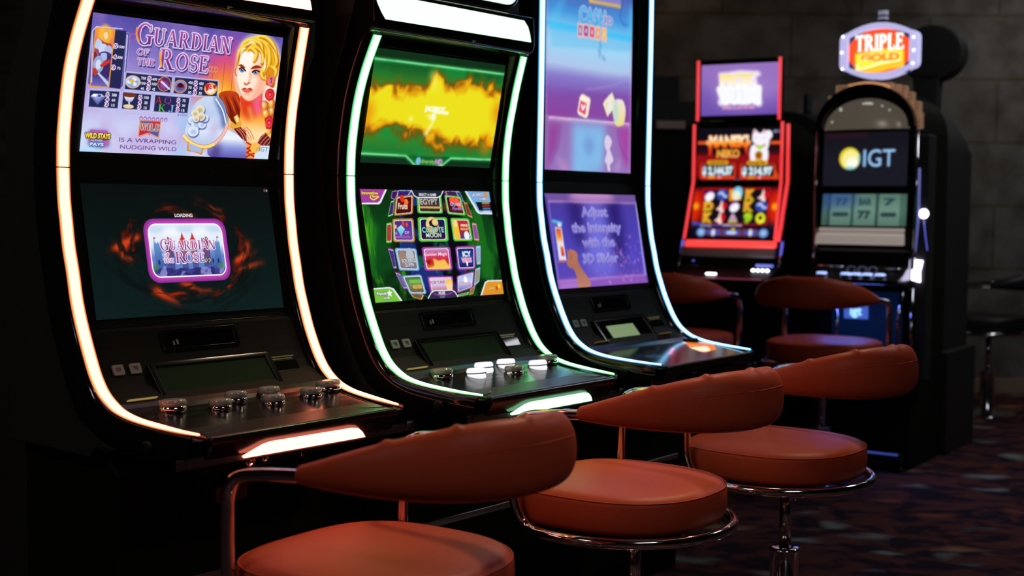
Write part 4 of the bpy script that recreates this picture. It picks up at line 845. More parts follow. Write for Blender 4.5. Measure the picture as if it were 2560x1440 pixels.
def art_maneki():
    #screen RU
    c = Canvas('u', .61, 220)
    c.grad([(0, (12, 12, 20)), (.35, (24, 12, 20)), (.48, (60, 10, 16)), (.56, (150, 16, 20)), (.9, (130, 14, 16)), (1, (60, 8, 10))])
    c.line([(1.5,17),(12.3,17)], 3.6, (240, 84, 34)); c.line([(87.6,18.2),(99.4,18.2)], 3.6, (244, 84, 30))
    for q in ([(14.5,8.5),(20,8.7),(18.7,31.5),(15.1,32.5)], [(59.8,10),(61.9,10.6),(62,32.5),(60.2,31.9),(57.1,22.3)]): c.poly(q, [(250, 150, 50), (240, 70, 30), (206, 40, 30)], smooth=False)
    c.text('MANEKI', 14.8,62.4,23.1,8.8, [(255, 250, 240), (255, 236, 190), (250, 150, 40), (240, 70, 20)], bold=.07, outline=(244, 90, 30), ow=.6)
    c.ell(13.8,17.1, 2.6, 3, (255, 170, 110)); c.ell(62.9,17.4, 2.6, 3, (255, 160, 100))
    c.text('NEKO', 25.2,52,34.7,25.3, [(236, 160, 30), (236, 180, 110)], bold=.05, outline=(190, 120, 30), ow=.4)
    w = (248, 244, 255)
    # lucky cat
    c.poly([(66.6,8.5),(68,2.7),(70.9,3.6),(73.9,6.6),(77.4,6.4),(79.7,3.1),(82.7,5.2),(83.9,10.8),(84.1,17.5),(79.4,20.7),(71.2,20.2),(66.7,15.8)], w, smooth=True); c.ell(85.1,9.2, 5, 5.5, w); c.poly([(82.8,9.6),(87.4,10.9),(86.7,17.6),(85.3,24.2),(81.8,23),(82.9,16.3)], w, smooth=True)
    c.poly([(65.9,21.4),(71.2,19.9),(80,20.2),(84.8,25.3),(86,32),(84.4,39.7),(79.8,39.6),(77.4,35.7),(72.1,35.6),(71,39.4),(65.7,39.1),(64,29.8)], w, smooth=True)
    c.poly([(67.5,7.2),(68.3,4.1),(70.4,5.6)], (236, 70, 90)); c.poly([(78.9,7.3),(80.9,4.6),(82.4,6.3)], (236, 70, 90)); c.ell(71.4,12.1, 2, 1, (226, 210, 230)); c.ell(79.9,12.3, 2, 1, (226, 210, 230))
    c.line([(70.7,21),(75.4,22.8),(80.6,21.3)], 2.4, (230, 130, 70), smooth=True); c.ell(76,23.4, 3, 2.4, (150, 226, 60)); c.ell(74.7,32.3, 4.4, 5, (190, 120, 30)); c.ell(74.7,32.8, 2.4, 3, (130, 80, 20)); c.poly([(72.1,36.1),(77.4,36.2),(77.4,40.1),(72.2,40)], (240, 170, 50))
    for q, t, s in (((7,42.1,47,57.2), 'GRAND', '$ 2,144.37'), ((54.2,43,93.4,57.6), 'MAJOR', '$ 214.97')):
        x0, y0, x1, y1 = q; c.rr(x0 - 1, y0 - 1, x1 + 1, y1 + 2.5, 3, (236, 60, 28)); c.rr(x0 + 1, y0 + .5, x1 - 1, y1 - 1.2, 1, (10, 14, 18)); c.rr(x0 + 7, y0 - 4.6, x1 - 8, y0 + 1, 2.5, (236, 180, 40))
        c.text(t, x0 + 9, x1 - 10, y0 - .2, y0 - 3.6, (150, 90, 10), bold=.05); c.text(s, x0 + 1.6, x1 - 2.2, y1 - 2.4, y0 + 2.6, (228, 240, 248), bold=.06, outline=(150, 180, 200), ow=.4); c.rr(x0 + 8, y1 - 1, x0 + 17, y1 + 1.6, 1, (250, 150, 30)); c.ell(x0 + 22, y1, 2.6, 1.8, (250, 150, 160))
    c.poly([(92.7,47.1),(95,49.9),(98.6,56.6),(98.6,60.4),(92.9,60.4)], (236, 90, 24), .8, .6); c.text('JACKPOT', 45.9,55.7,61.2,58.9, (150, 110, 140), bold=.04); c.text('BETA', 91.1,99,7,3.6, (150, 150, 190), bold=.08)
    c.soft(1); return c

def art_reels_game():
    #screen RL
    c = Canvas('u', .62, 220)
    c.grad([(0, (40, 6, 12)), (.1, (150, 14, 20)), (.6, (60, 8, 10)), (.72, (20, 14, 40)), (1, (6, 8, 24))])
    for x in (4, 96): c.ell(x, 26, 7, 20, (226, 40, 10), .95, 4); c.ell(x, 24, 3.4, 4.5, (255, 170, 20), 1, 1.6)
    c.poly([(12.2,4.4),(87.3,3.3),(89.4,43.6),(13.6,44.5)], (22, 14, 22)); c.line([(11.1,3),(88.5,2.4),(88.7,45.4),(12,45.4)], 1.6, (200, 20, 26), closed=True)
    Yl = (226, 180, 30)
    for t, q in (('K', (60.8,72,16.7,3.6)), ('D', (13.1,24.7,29.8,18.4)), ('K', (60.4,71.8,30.4,17.7)), ('K', (13.6,24.7,44,31.4))): c.text(t, *q, [(240, 200, 50), (236, 150, 50), (200, 190, 20)], bold=.09, outline=(170, 140, 10), ow=.5)
    c.text('9', 61.5,71.3,43.7,31.5, [(190, 220, 40), (130, 190, 30)], bold=.1, outline=(120, 160, 10), ow=.5); c.ell(81,37.9, 5.8, 6.8, (226, 226, 40)); c.ell(80.9,37.3, 2, 2.6, (50, 40, 10)); c.ell(83.7,41.5, 3, 2, (240, 240, 60))
    for x, y in (18.6,11), (49.3,24): c.ell(x, y, 6.4, 5.4, (150, 60, 160), rot=-.5); c.ell(x + .4, y + 1.6, 6.2, 5, (250, 246, 255), rot=-.8)
    for x, y in (34,10.4), (80.7,23.7): c.ell(x, y, 7, 7, (50, 66, 160)); c.line([(x - 5, y - 1), (x - 1, y - 3), (x + 2, y + 1), (x + 5.5, y + 2)], 3, (190, 210, 250), 1, .3, smooth=True)
    c.poly([(41.3,4),(49.3,3),(57,6.5),(56.7,16.3),(42.5,17.9)], [(250, 170, 50), (240, 140, 20)]); c.ell(51.8,7.9, 6, 8, (120, 206, 240)); c.ell(50.5,11, 5, 6, (250, 240, 214), .9, .4)
    for x, y in (81.1,11.1), (33.7,24.7), (33.2,38.5): c.ell(x + 3, y - 1, 4, 5.4, (206, 20, 30)); c.poly([(x - 6, y + 3), (x - 2, y - 1), (x - .5, y - 7), (x + 1.2, y - 7), (x + 2, y), (x + 4, y + 6), (x + 1, y + 7), (x - 3, y + 4)], (250, 214, 206), smooth=True)
    c.poly([(48.6,31.6),(53.1,37.8),(55.3,43.6),(43.4,44.1),(45.4,37)], [(230, 200, 236), (190, 150, 190), (190, 190, 60)])
    c.poly([(0.9,42.4),(20.1,46.1),(46.8,45.9),(46.3,48.5),(1.7,47.2)], (60, 80, 190), .9, .6); c.text('PRIZES', 38.2,60.9,48,45.6, (200, 196, 214), bold=.06); c.text('TOTAL', 10.8,25.4,49,46.7, (190, 196, 226), bold=.06)
    c.poly([(18.2,50.6),(79.6,50.4),(80.6,60.1),(19.6,59.8)], (110, 40, 20)); 
    for q in ([(19.8,52.3),(36.2,52.2),(37.2,58.8),(20.7,58.5)], [(38.8,52.1),(59.3,52.1),(60.3,58.5),(39.8,58.7)], [(62.5,52.3),(79,52.2),(79.4,58.3),(63.4,58.5)]): c.poly(q, (70, 76, 170))
    for x, y in (27.7,55.8), (71.2,55.3): c.ell(x, y, 2.4, 4.4, (220, 226, 250), 1, .4)
    c.ell(49.3,55.6, 6.6, 2.2, (196, 206, 244)); c.ell(50.7,51.3, 2.4, 1.4, (220, 220, 40))
    for x, y in (13.2,55.5), (86.2,55.6): c.ell(x, y, 5.8, 5.8, (70, 110, 180)); c.ell(x, y, 4.6, 4.6, (120, 160, 214)); c.ell(x, y, 2, 2.4, (190, 214, 240), .8, .4)
    c.soft(1); return c

def art_igt_screen():
    #screen TI
    c = Canvas('u', .62, 200)
    c.grad([(0, (20, 18, 26)), (.5, (26, 26, 36)), (1, (24, 25, 34))])
    c.poly([(2, 2), (55, 1), (50, 6), (2, 7)], (60, 18, 30), .6, 2)
    cx, cy = 31.7,30.2
    c.ell(cx, cy, 12.4, 12.8, (226, 206, 40)); c.ell(cx + 1.6, cy + 1.4, 10.8, 11.2, (250, 240, 150), 1, .5); c.ell(cx + 3.5, cy + 5, 7, 6.5, (255, 252, 240), .95, 1.2); c.ell(cx + 1, cy + 11, 6, 1.5, (110, 206, 236), .9, .7); c.ell(cx + 11.6, cy, 1.2, 6, (120, 206, 226), .8, .7)
    c.text('IGT', 48,85.1,39.9,20.3, (150, 196, 240), bold=.015)
    c.soft(1); return c

def art_reels():
    #screen TR
    c = Canvas('u', .36, 180)
    c.grad([(0, (66, 92, 84)), (.5, (72, 106, 92)), (1, (60, 88, 78))])
    for x0, x1, t0, t1 in ((9, 36, '77', '-'), (37, 64, 'BAR', '77'), (66, 92, '7', '-')):
        c.poly([(x0, 0), (x1, 0), (x1, 36), (x0, 36)], [(84, 116, 104), (106, 140, 124), (84, 116, 104)])
        c.line([(x0, 0), (x0 - .5, 36)], 2.2, (24, 40, 46), .9, .6)
        c.text(t0, x0 + 7, x1 - 5, 13, 5, (40, 66, 76), bold=.04)
        if t1 == '-': c.rr(x0 + 4, 21, x1 - 4, 25.5, 1.6, (40, 60, 58))
        else: c.text(t1, x0 + 6, x1 - 5, 28, 19, (40, 62, 62), bold=.06)
    c.poly([(0, 0), (40, 0), (40, 14), (0, 18)], (36, 66, 150), .5, 6)
    c.soft(1); return c

def art_triple_gold():
    #screen TS
    c = Canvas('u', .72, 220)
    c.grad([(0, (30, 40, 80)), (1, (24, 36, 76))])
    c.ell(50, 36, 52, 36, (236, 70, 30)); c.ell(50, 36, 40, 27, (246, 90, 36), .9, 4)
    q = [(10.3,37.4),(31.2,35.2),(55.8,31.5),(89,35.9),(89.7,62.6),(70.2,64.1),(50,68.5),(11,70)]
    c.poly(q, (250, 180, 40), 1, 1.2); c.poly([(13.2,38.9),(86.1,35.9),(86.1,52.2),(13.9,64.1)], (255, 206, 60), 1, .6); c.line([(13.9,53.7),(15.4,62.6),(29.8,61.1),(54.3,53.7),(82.5,51.5)], 2, (255, 250, 226), 1, .7); c.line([(13.9,66.3),(37,64.1),(86.1,55.2)], 1, (206, 120, 30), .9, .3)
    c.text('GOLD', 19.7,82.5,51.5,38.9, (214, 130, 40), bold=.08, outline=(255, 236, 170), ow=.9)
    c.text('TRIPLE', 11.3,87.5,33.7,9.3, [(206, 240, 246), (250, 254, 255), (190, 230, 240)], bold=.0, outline=(236, 250, 252), ow=1.1, serif=True)
    c.soft(1); return c

def art_touch_deck():
    #screen D3
    c = Canvas('u', .41, 240)
    c.grad([(0, (6, 8, 12)), (.5, (10, 14, 26)), (1, (14, 20, 36))])
    c.poly([(85.4,2.8),(80.9,8.8),(71.5,17.3),(66.9,28.6),(77.8,27.9),(87,26),(98.2,18.2),(107.6,16.3),(112.5,5.1),(94.5,9.3)], (236, 120, 24), 1, .8, smooth=True); c.poly([(73,16.4),(71,20.4),(68.9,26.2),(76.8,27.3),(88,19.6),(82.4,16.5)], (255, 240, 200), 1, .8, smooth=True)
    c.line([(61.5,11.6),(39.7,22.7)], 2.2, (226, 40, 80), 1, .4)
    for q in ([(34.5,-0.4),(63.6,2.7),(81.4,5.7)], [(17.8,12.7),(20.9,23.2),(36.6,24.3)]): c.line(q, .4, (40, 100, 110), .8, smooth=True)
    c.rr(18, 18, 32, 25, 2, (24, 60, 84), .9, .6)
    return c

# ------------------------------------------------------------------ camera
cam = bpy.data.cameras.new('camera'); cam.sensor_width = 36.0; cam.lens = 3300.0 / 2560 * 36
cam.dof.use_dof = True; cam.dof.focus_distance = 3.15; cam.dof.aperture_fstop = 2.8; cam.dof.aperture_blades = 0
cam.clip_start = .05; cam.clip_end = 60
co = bpy.data.objects.new('camera', cam); COL.objects.link(co)
PITCH, ROLL = .060408, .0077
co.matrix_world = Matrix.Translation((0, 0, H)) @ (Matrix.Rotation(PI / 2 - PITCH, 4, 'X') @ Matrix.Rotation(ROLL, 4, 'Z'))
scn.camera = co

# ------------------------------------------------------------------ the slot machines in the row
# light strip centre line in machine space: (half width, y, z); z is above the carpet
PROF = [(.296, -.079, .436), (.301, -.063, .396), (.306, -.045, .348), (.31, -.029, .295), (.311, -.016, .243), (.312, -.006, .184), (.313, -.001, .138), (.3132, .001, .08),
        (.313, -.001, .016), (.3125, -.008, -.036), (.312, -.016, -.09), (.311, -.029, -.145), (.311, -.041, -.199), (.311, -.057, -.247), (.31, -.074, -.290), (.31, -.09, -.324), (.31, -.110, -.361),
        (.309, -.135, -.393), (.307, -.165, -.415), (.305, -.196, -.429), (.300, -.245, -.440), (.293, -.31, -.447), (.286, -.375, -.452), (.278, -.421, -.455)]
PROF = [(a, b, c + H) for a, b, c in PROF]
UPP = PROF[:7] + [(.3132, .0008, .0815 + H)]; LOW = [(.3132, .0008, .0788 + H)] + PROF[8:]
TALL = [(.3132, -.005, 1.04 + H), (.3132, -.005, .9 + H), (.313, -.004, .6 + H), (.313, -.002, .35 + H), (.3132, .001, .0815 + H)]

def fine(path, k=4):
    return [tuple(p) for p in smooth_path(path, k)]
def normals(path):
    """inward normals (into the machine) of the centre line in the y,z plane"""
    out = []
    for i in range(len(path)):
        a = path[max(i - 1, 0)]; b = path[min(i + 1, len(path) - 1)]
        ty, tz = b[1] - a[1], b[2] - a[2]; L = math.hypot(ty, tz)
        out.append((-tz / L, ty / L))
    return out
def strip_sweep(bm, path, side, sect, color=None):
    """sect: list of (offset outward from the strip's centre, depth into the machine)"""
    N = normals(path); rows = []
    for (hw, y, z), (ny, nz) in zip(path, N):
        rows.append([bm.verts.new((side * (hw + o), y + ny * d, z + nz * d)) for o, d in sect])
    for a, b in zip(rows, rows[1:]):
        for k in range(len(sect) - 1): bm.faces.new((a[k], a[k + 1], b[k + 1], b[k]))
    return rows

def neon_mat(name, core, edge, k_core, k_edge):
    m = mat(name, (.6, .6, .6), rough=.35)
    nt = m.node_tree; a = nt.nodes.new('ShaderNodeAttribute'); a.attribute_name = 'Edge'
    r = nt.nodes.new('ShaderNodeValToRGB'); r.color_ramp.interpolation = 'EASE'
    r.color_ramp.elements[0].color = (*[v * k_core for v in core], 1); r.color_ramp.elements[0].position = .45
    r.color_ramp.elements[1].color = (*[v * k_edge for v in edge], 1); r.color_ramp.elements[1].position = .78
    q = r.color_ramp.elements.new(1.0); q.color = (*[v * k_edge * .10 for v in edge], 1)  # faint outer band paints a halo of glow beside the strip
    nt.links.new(a.outputs['Fac'], r.inputs['Fac']); b = nt.nodes['Principled BSDF']
    nt.links.new(r.outputs['Color'], b.inputs['Emission Color']); b.inputs['Emission Strength'].default_value = 1.0
    m.cycles.emission_sampling = 'FRONT_BACK'
    return m
def set_edge(o, fn):
    a = o.data.attributes.new('Edge', 'FLOAT', 'POINT')
    a.data.foreach_set('value', np.array([fn(v.co) for v in o.data.vertices], np.float32))

SSECT = [(-.0165, .0012), (-.0128, .0002), (-.0105, -.0010), (-.006, -.0030), (0, -.0040), (.006, -.0030), (.0105, -.0010), (.0128, .0002), (.0165, .0012)]
EDGE = [1, .78, .5, .2, 0, .2, .5, .78, 1]
def neon(parent, path, side, m, taper=0):
    P = fine(path, 4); bm = bmesh.new(); N = normals(P); rows = []; n = len(P)
    for i, ((hw, y, z), (ny, nz)) in enumerate(zip(P, N)):
        f = 1.0
        if taper and i > n - taper: f = max(.12, (n - i) / taper)
        rows.append([bm.verts.new((side * (hw + o * f), y + ny * d, z + nz * d)) for o, d in SSECT])
    for a, b in zip(rows, rows[1:]):
        for k in range(len(SSECT) - 1): bm.faces.new((a[k], a[k + 1], b[k + 1], b[k]))
    o = obj('light_strip', bm, m, parent, smooth=True)
    a = o.data.attributes.new('Edge', 'FLOAT', 'POINT'); a.data.foreach_set('value', np.array(EDGE * n, np.float32))
    return o

def off(path, d, cut=None):
    P = fine(path, 2); N = normals(P)
    return [(p[1] + n[0] * d, p[2] + n[1] * d) for p, n in zip(P, N)]

def push_button(parent, x, y, r, lit=None, z=.772 - .004):
    """round clear-topped push button standing on the deck"""
    bm = bmesh.new(); add_lathe(bm, [(0, -.006), (r * 1.0, -.006), (r * 1.06, .001), (r * 1.0, .006), (r * .9, .008), (0, .008)], (0, 0, 0), 36)
    b = obj('push_button', bm, 'chrome' if not lit else lit, parent, smooth=True)
    b.location = (x, y, z); b.rotation_euler = (math.radians(-5), 0, 0)
    bm = bmesh.new(); add_lathe(bm, [(r * .97, .007), (r * 1.04, .011), (r * 1.03, .017), (r * .92, .0215), (r * .82, .022), (r * .7, .0205), (0, .0198)], (0, 0, 0), 36)
    add_lathe(bm, [(r * .97, .007), (0, .0085)], (0, 0, 0), 36)
    obj('button_cap', bm, 'clear' if not lit else lit, b, smooth=True)
    if lit:
        bm = bmesh.new(); add_tube(bm, [(r * 1.05 * math.cos(2 * PI * i / 36), r * 1.05 * math.sin(2 * PI * i / 36), .009) for i in range(36)], .0016, 6, closed=True); obj('button_ring', bm, 'rubber', b, smooth=True)
    return b

def row_machine(label, M, neon_m, head_m, chin_m, tall=False, lit=(), extra=None):
    x, y, yaw = M
    t = thing('slot_machine', label, 'slot machine', (x, y, 0), yaw, 'slot machines in the glowing row')
    up = TALL if tall else UPP
    low = LOW
    # body: side outline extruded
    front = [(p[0], p[1]) for p in off(up, .075)] + [(p[0], p[1]) for p in off(low, .068)[1:]]
    top = 2.36 if tall else 2.02
    if not tall: front = [(.02, top), (-.03, H + .60), (-.03, H + .52)] + front
    else: front = [(.05, top)] + front
    end = front[-1]
    side = front + [(-.415, H - .50), (-.335, H - .512), (-.135, H - .508), (-.12, H - .53), (.205, H - .53), (.205, H + .25), (.205 if tall else .12, (H + .9) if tall else H + .40), (.10, top)]
    bm = bmesh.new(); add_prism(bm, side, -.333, .333)
    body = obj('cabinet_body', bm, 'side', t, bevel=.004)
    # glossy moulding beside each strip
    for s in (-1, 1):
        bm = bmesh.new()
        for path in (fine(up, 3), fine(low, 3)):
            strip_sweep(bm, path, s, [(-.030, .034), (-.022, .012), (-.0170, .0012), (-.0162, .0030), (-.0162, .012), (.0162, .012), (.0162, .0030), (.0170, .0012), (.022, .004), (.029, .014), (.0325, .031), (.031, .050), (.024, .078)])
        obj('side_moulding', bm, 'gloss', t, smooth=True)
        neon(t, up, s, neon_m); neon(t, low, s, neon_m, taper=9)
    # front panel behind and below the screens
    pl = []
    if tall: pl += [(.036, H + 1.04), (.036, H + .085)]
    else: pl += [(-.052, H + .47), (-.0345, H + .411), (.0255, H + .1166), (.030, H + .085)]
    pl += [(.0262, H + .0474), (-.0326, H - .2494), (-.039, H - .268)]
    P = off(LOW, .016)
    Pd = off(LOW, .007)
    pl += [p for p in P if H - .40 < p[1] < H - .275] + [p for p in Pd if p[1] < H - .418]
    pl.append((-.428, H - .462))
    def hw_at(z):
        return float(np.interp(z, [q[2] for q in reversed(PROF)], [q[0] for q in reversed(PROF)])) - .016
    bm = bmesh.new(); prev = None
    for (yy, zz) in pl:
        w = (.297 if zz > H + .43 else hw_at(zz))
        cur = (bm.verts.new((-w, yy, zz)), bm.verts.new((w, yy, zz)))
        if prev: bm.faces.new((prev[0], prev[1], cur[1], cur[0]))
        prev = cur
    obj('front_panel', bm, 'panel', t)
    bm = bmesh.new(); prev = None
    for (yy, zz) in [q for q in pl if q[1] < H - .405]:
        w = hw_at(zz); cur = (bm.verts.new((-w, yy, zz + .0012)), bm.verts.new((w, yy, zz + .0012)))
        if prev: bm.faces.new((prev[0], prev[1], cur[1], cur[0]))
        prev = cur
    obj('button_deck', bm, 'deck', t)
    band = [q for q in pl if q[1] < H - .44 and -.425 < q[0] < -.335]
    if not tall and len(band) > 1:
        bm = bmesh.new(); prev = None
        for (yy, zz) in band:
            w = hw_at(zz) - .004; cur = (bm.verts.new((-w, yy, zz + .0024)), bm.verts.new((w, yy, zz + .0024)))
            if prev: bm.faces.new((prev[0], prev[1], cur[1], cur[0]))
            prev = cur
        obj('wrist_rest', bm, 'satin', t)
    if not tall: obj('upper_bezel', prism([(-.056, H + .468), (-.052, H + .470), (-.036, H + .418), (-.042, H + .416)], -.282, .282), 'gloss', t, bevel=.001)
    bm = bmesh.new(); add_lathe(bm, [(0, -.006), (.012, -.006), (.0135, -.003), (.0135, .004), (0, .004)], n=28, mtx=Matrix.Rotation(PI / 2, 3, 'Y'))
    k = obj('side_lock', bm, 'panel', t, smooth=True); k.location = (-.338, -.33, H - .483)
    # seam between top box and main door
    # button deck front and chin
    bm = bmesh.new()
    add_prism(bm, [(-.424, H - .458), (-.431, H - .4575), (-.438, H - .463), (-.439, H - .472), (-.428, H - .492), (-.416, H - .508), (-.412, H - .514), (-.40, H - .535), (-.36, H - .562), (-.14, H - .575), (-.14, H - .50), (-.36, H - .49)], -.262, .262)
    obj('deck_front', bm, 'deck', t, bevel=.004)
    # lit chin lamp, a flat trapezoid under the deck edge
    ch = [(-.172, -.0125), (.172, -.0125), (.155, .004), (.142, .0125), (.120, .0165), (-.108, .0165), (-.128, .012), (-.148, .001)]
    bm = bmesh.new(); add_prism(bm, ch, -.008, .0, 'y')
    cl = obj('chin_light', bm, chin_m, t, bevel=.0015); cl.location = (0, -.4245, H - .5005); cl.rotation_euler = (math.radians(31), 0, 0)
    bm = bmesh.new(); add_lathe(bm, [(0, 0), (.013, 0), (.0135, .006), (.009, .010), (.008, .004), (0, .004)], mtx=Matrix.Rotation(PI / 2, 3, 'X'))
    k = obj('lock', bm, 'chrome', t, smooth=True); k.location = (-.14, -.402, H - .528)
    bm = bmesh.new(); add_lathe(bm, [(0, 0), (.008, 0), (.0085, .006), (.005, .007), (.004, .001), (0, .001)], mtx=Matrix.Rotation(PI / 2, 3, 'X'))
    k = obj('headphone_socket', bm, 'chrome', t, smooth=True); k.location = (-.10, -.401, H - .527)
    bm = bmesh.new(); add_tube(bm, [(-.004, 0, .006), (.001, -.001, .002), (.001, -.001, -.006), (.004, 0, -.008)], .0011, 6)
    k = obj('headphone_symbol', bm, 'white_print', t); k.location = (0, -.4035, H - .53)
    # base
    bm = bmesh.new(); add_prism(bm, [(-.145, .0), (-.145, .08), (-.165, .09), (-.165, H - .57), (-.12, H - .53), (.205, H - .53), (.205, 0)], -.295, .295)
    bs = obj('base', bm, 'panel', t, bevel=.006)
    obj('base_trim', box((0, -.169, .392), (.5, .008, .018)), 'brushed', bs, bevel=.002)
    bm = bmesh.new(); add_prism(bm, rrect(.088, .036, .008, 4, 0, 0), -.004, 0, 'y')
    b = obj('badge', bm, 'badge', bs); b.location = (-.003, -.1655, H - .65)
    bm = bmesh.new(); add_tube(bm, [(-.012, 0, -.002), (-.004, 0, -.007), (.012, 0, .006)], .001, 6); b = obj('badge_mark', bm, 'white_print', b); b.location = (.0, -.0045, 0)
    bm = bmesh.new(); add_box(bm, (0, .38, .62), (.58, .35, 1.24)); 
    obj('rear_box', bm, 'side', t, bevel=.01)
    # header with its lamp
    if not tall:
        hb = [(-.075, H + .437), (-.098, H + .452), (-.103, H + .470), (-.100, H + .545), (-.075, H + .557), (.03, H + .56), (.03, H + .43)]
        bm = bmesh.new(); add_prism(bm, hb, -.330, .318)
        h = obj('header', bm, 'gloss', t, bevel=.006)
        lamp = [(-.293, .474), (.2976, .4756), (.293, .496), (.283, .518), (.265, .534), (-.31, .537), (-.326, .525), (-.318, .508), (-.306, .489)]
        bm = bmesh.new(); add_prism(bm, [(a, b + H) for a, b in lamp], -.1045, -.097, 'y')
        obj('header_light', bm, head_m, h, bevel=.0015)
        bm = bmesh.new(); add_prism(bm, rrect(.64, .40, .05, 6, 0, H + .775), -.045, .03, 'y')
        tp = obj('topper', bm, 'gloss', t, bevel=.01)
        bm = bmesh.new(); add_frame(bm, rrect(.60, .37, .045, 6, 0, H + .768), rrect(.56, .33, .03, 6, 0, H + .768), -.052, -.046, 'y')
        obj('topper_light', bm, head_m, tp, bevel=.001)
        bm = bmesh.new(); add_prism(bm, rrect(.55, .32, .028, 6, 0, H + .768), -.049, -.0452, 'y'); obj('topper_glass', bm, 'glass_black', tp)
    # controls
    def on_slope(zc, dx=0):
        yy = float(np.interp(zc, [q[1] for q in reversed(pl)], [q[0] for q in reversed(pl)])); return yy
    # bill entry
    tilt = Matrix.Rotation(math.radians(25), 4, 'X')
    bm = bmesh.new(); add_frame(bm, rrect(.212, .052, .005, 3), rrect(.188, .036, .003, 3), -.003, .004, 'y')
    f = obj('bill_entry', bm, 'gloss', t, bevel=.0008); f.matrix_local = Matrix.Translation((-.008, on_slope(H - .305) - .001, H - .305)) @ Matrix.Rotation(math.radians(-24), 4, 'X')
    bm = bmesh.new(); add_box(bm, (0, 0, 0), (.19, .001, .038)); o = obj('slot_mouth', bm, 'glass_black', f); o.location = (0, .0005, 0)
    bm = bmesh.new(); add_box(bm, (-.076, -.002, -.006), (.003, .002, .01)); add_box(bm, (-.066, -.002, -.004), (.004, .002, .012)); obj('entry_symbol', bm, 'white_print', f)
    # touch pad in its bezel
    y0, z0, y1, z1 = -.0935, H - .357, -.150, H - .4225
    ang = math.atan2(-(y1 - y0), -(z1 - z0)); L = math.hypot(y1 - y0, z1 - z0)
    w = .31 if not tall else .27; cxp = -.002 if not tall else -.006
    bm = bmesh.new(); add_frame(bm, rrect(w + .030, L + .020, .006, 3), rrect(w, L - .002, .003, 3), -.004, .006, 'y')
    f = obj('pad_bezel', bm, 'gloss', t, bevel=.001); f.matrix_local = Matrix.Translation((cxp, (y0 + y1) / 2 - .002, (z0 + z1) / 2)) @ Matrix.Rotation(-ang, 4, 'X')
    obj('pad_screen', box((0, .001, 0), (w + .004, .002, L)), 'lcd' if not tall else 'glass_black', f)
    if tall:
        obj('lit_tile', box((-.019, -.001, -.0), (.155, .002, .047)), MAT['tile_lit'], f, bevel=.0006)
        for xx in (-.17, .205): 
            bm = bmesh.new(); add_box(bm, (0, 0, 0), (.075, .018, .004)); g = obj('card_guide', bm, 'yellow', t, bevel=.0015); g.location = (xx - .02, -.150, H - .414); g.rotation_euler = (math.radians(-30), 0, 0)
    for xx in (-.2435, -.2005):
        bm = bmesh.new(); add_frame(bm, rrect(.027, .024, .003, 3), rrect(.013, .010, .001, 3), -.007, 0, 'y'); add_box(bm, (0, -.002, 0), (.014, .002, .011))
        g = obj('key_switch', bm, 'keycap', t, bevel=.001); g.matrix_local = Matrix.Translation((xx, -.087, H - .358)) @ Matrix.Rotation(math.radians(-28), 4, 'X')
    if not tall:
        bm = bmesh.new(); add_box(bm, (0, 0, 0), (.074, .020, .0022)); g = obj('ticket_slot', bm, 'yellow_lit', t, bevel=.0008); g.location = (-.228, -.151, H - .4165); g.rotation_euler = (math.radians(-30), 0, 0)
    bm = bmesh.new(); add_box(bm, (0, 0, 0), (.085, .004, .028)); g = obj('card_reader', bm, 'gloss', t, bevel=.002); g.matrix_local = Matrix.Translation((.205, -.107, H - .382)) @ Matrix.Rotation(math.radians(-35), 4, 'X')
    bm = bmesh.new()
    for k in range(22): add_box(bm, (-.036 + k * .0034, 0, .002), (.0022, .0006, .0035)); 
    for k in range(18): add_box(bm, (-.03 + k * .0034, 0, -.004), (.0022, .0006, .003))
    g = obj('printed_notice', bm, 'notice', t); g.matrix_local = Matrix.Translation((.205, -.0975, H - .3635)) @ Matrix.Rotation(math.radians(-32), 4, 'X')
    bm = bmesh.new(); add_box(bm, (0, 0, 0), (.56, .003, .0022)); g = obj('panel_seam', bm, 'gloss', t, bevel=.0006); g.location = (0, -.0405, H - .2685)
    # buttons
    zb = H - .444
    if not tall:
        spots = [(-.180, -.197, .029), (-.076, -.226, .0245), (-.010, -.196, .0245), (.086, -.194, .0245), (.060, -.243, .0245), (.182, -.230, .0245), (.262, -.200, .029)]
        for i, (bx, by, r) in enumerate(spots):
            zz = float(np.interp(-by, [-q[0] for q in pl if q[1] < H - .40], [q[1] for q in pl if q[1] < H - .40]))
            push_button(t, bx, by, r, lit='button_lit' if i in lit else None, z=zz)
        for s in (-1, 1):       # shallow moulded thumb recesses
            bm = bmesh.new(); add_tube(bm, smooth_path([(s * .255, -.400, 0), (s * .205, -.385, 0), (s * .17, -.335, 0), (s * .215, -.315, 0), (s * .262, -.32, 0)], 6), .0018, 8)
            g = obj('thumb_recess', bm, 'deck', t, smooth=True); g.location = (0, 0, H - .458)
    else:
        push_button(t, .262, -.205, .028, lit='rubber', z=H - .452)
    return t

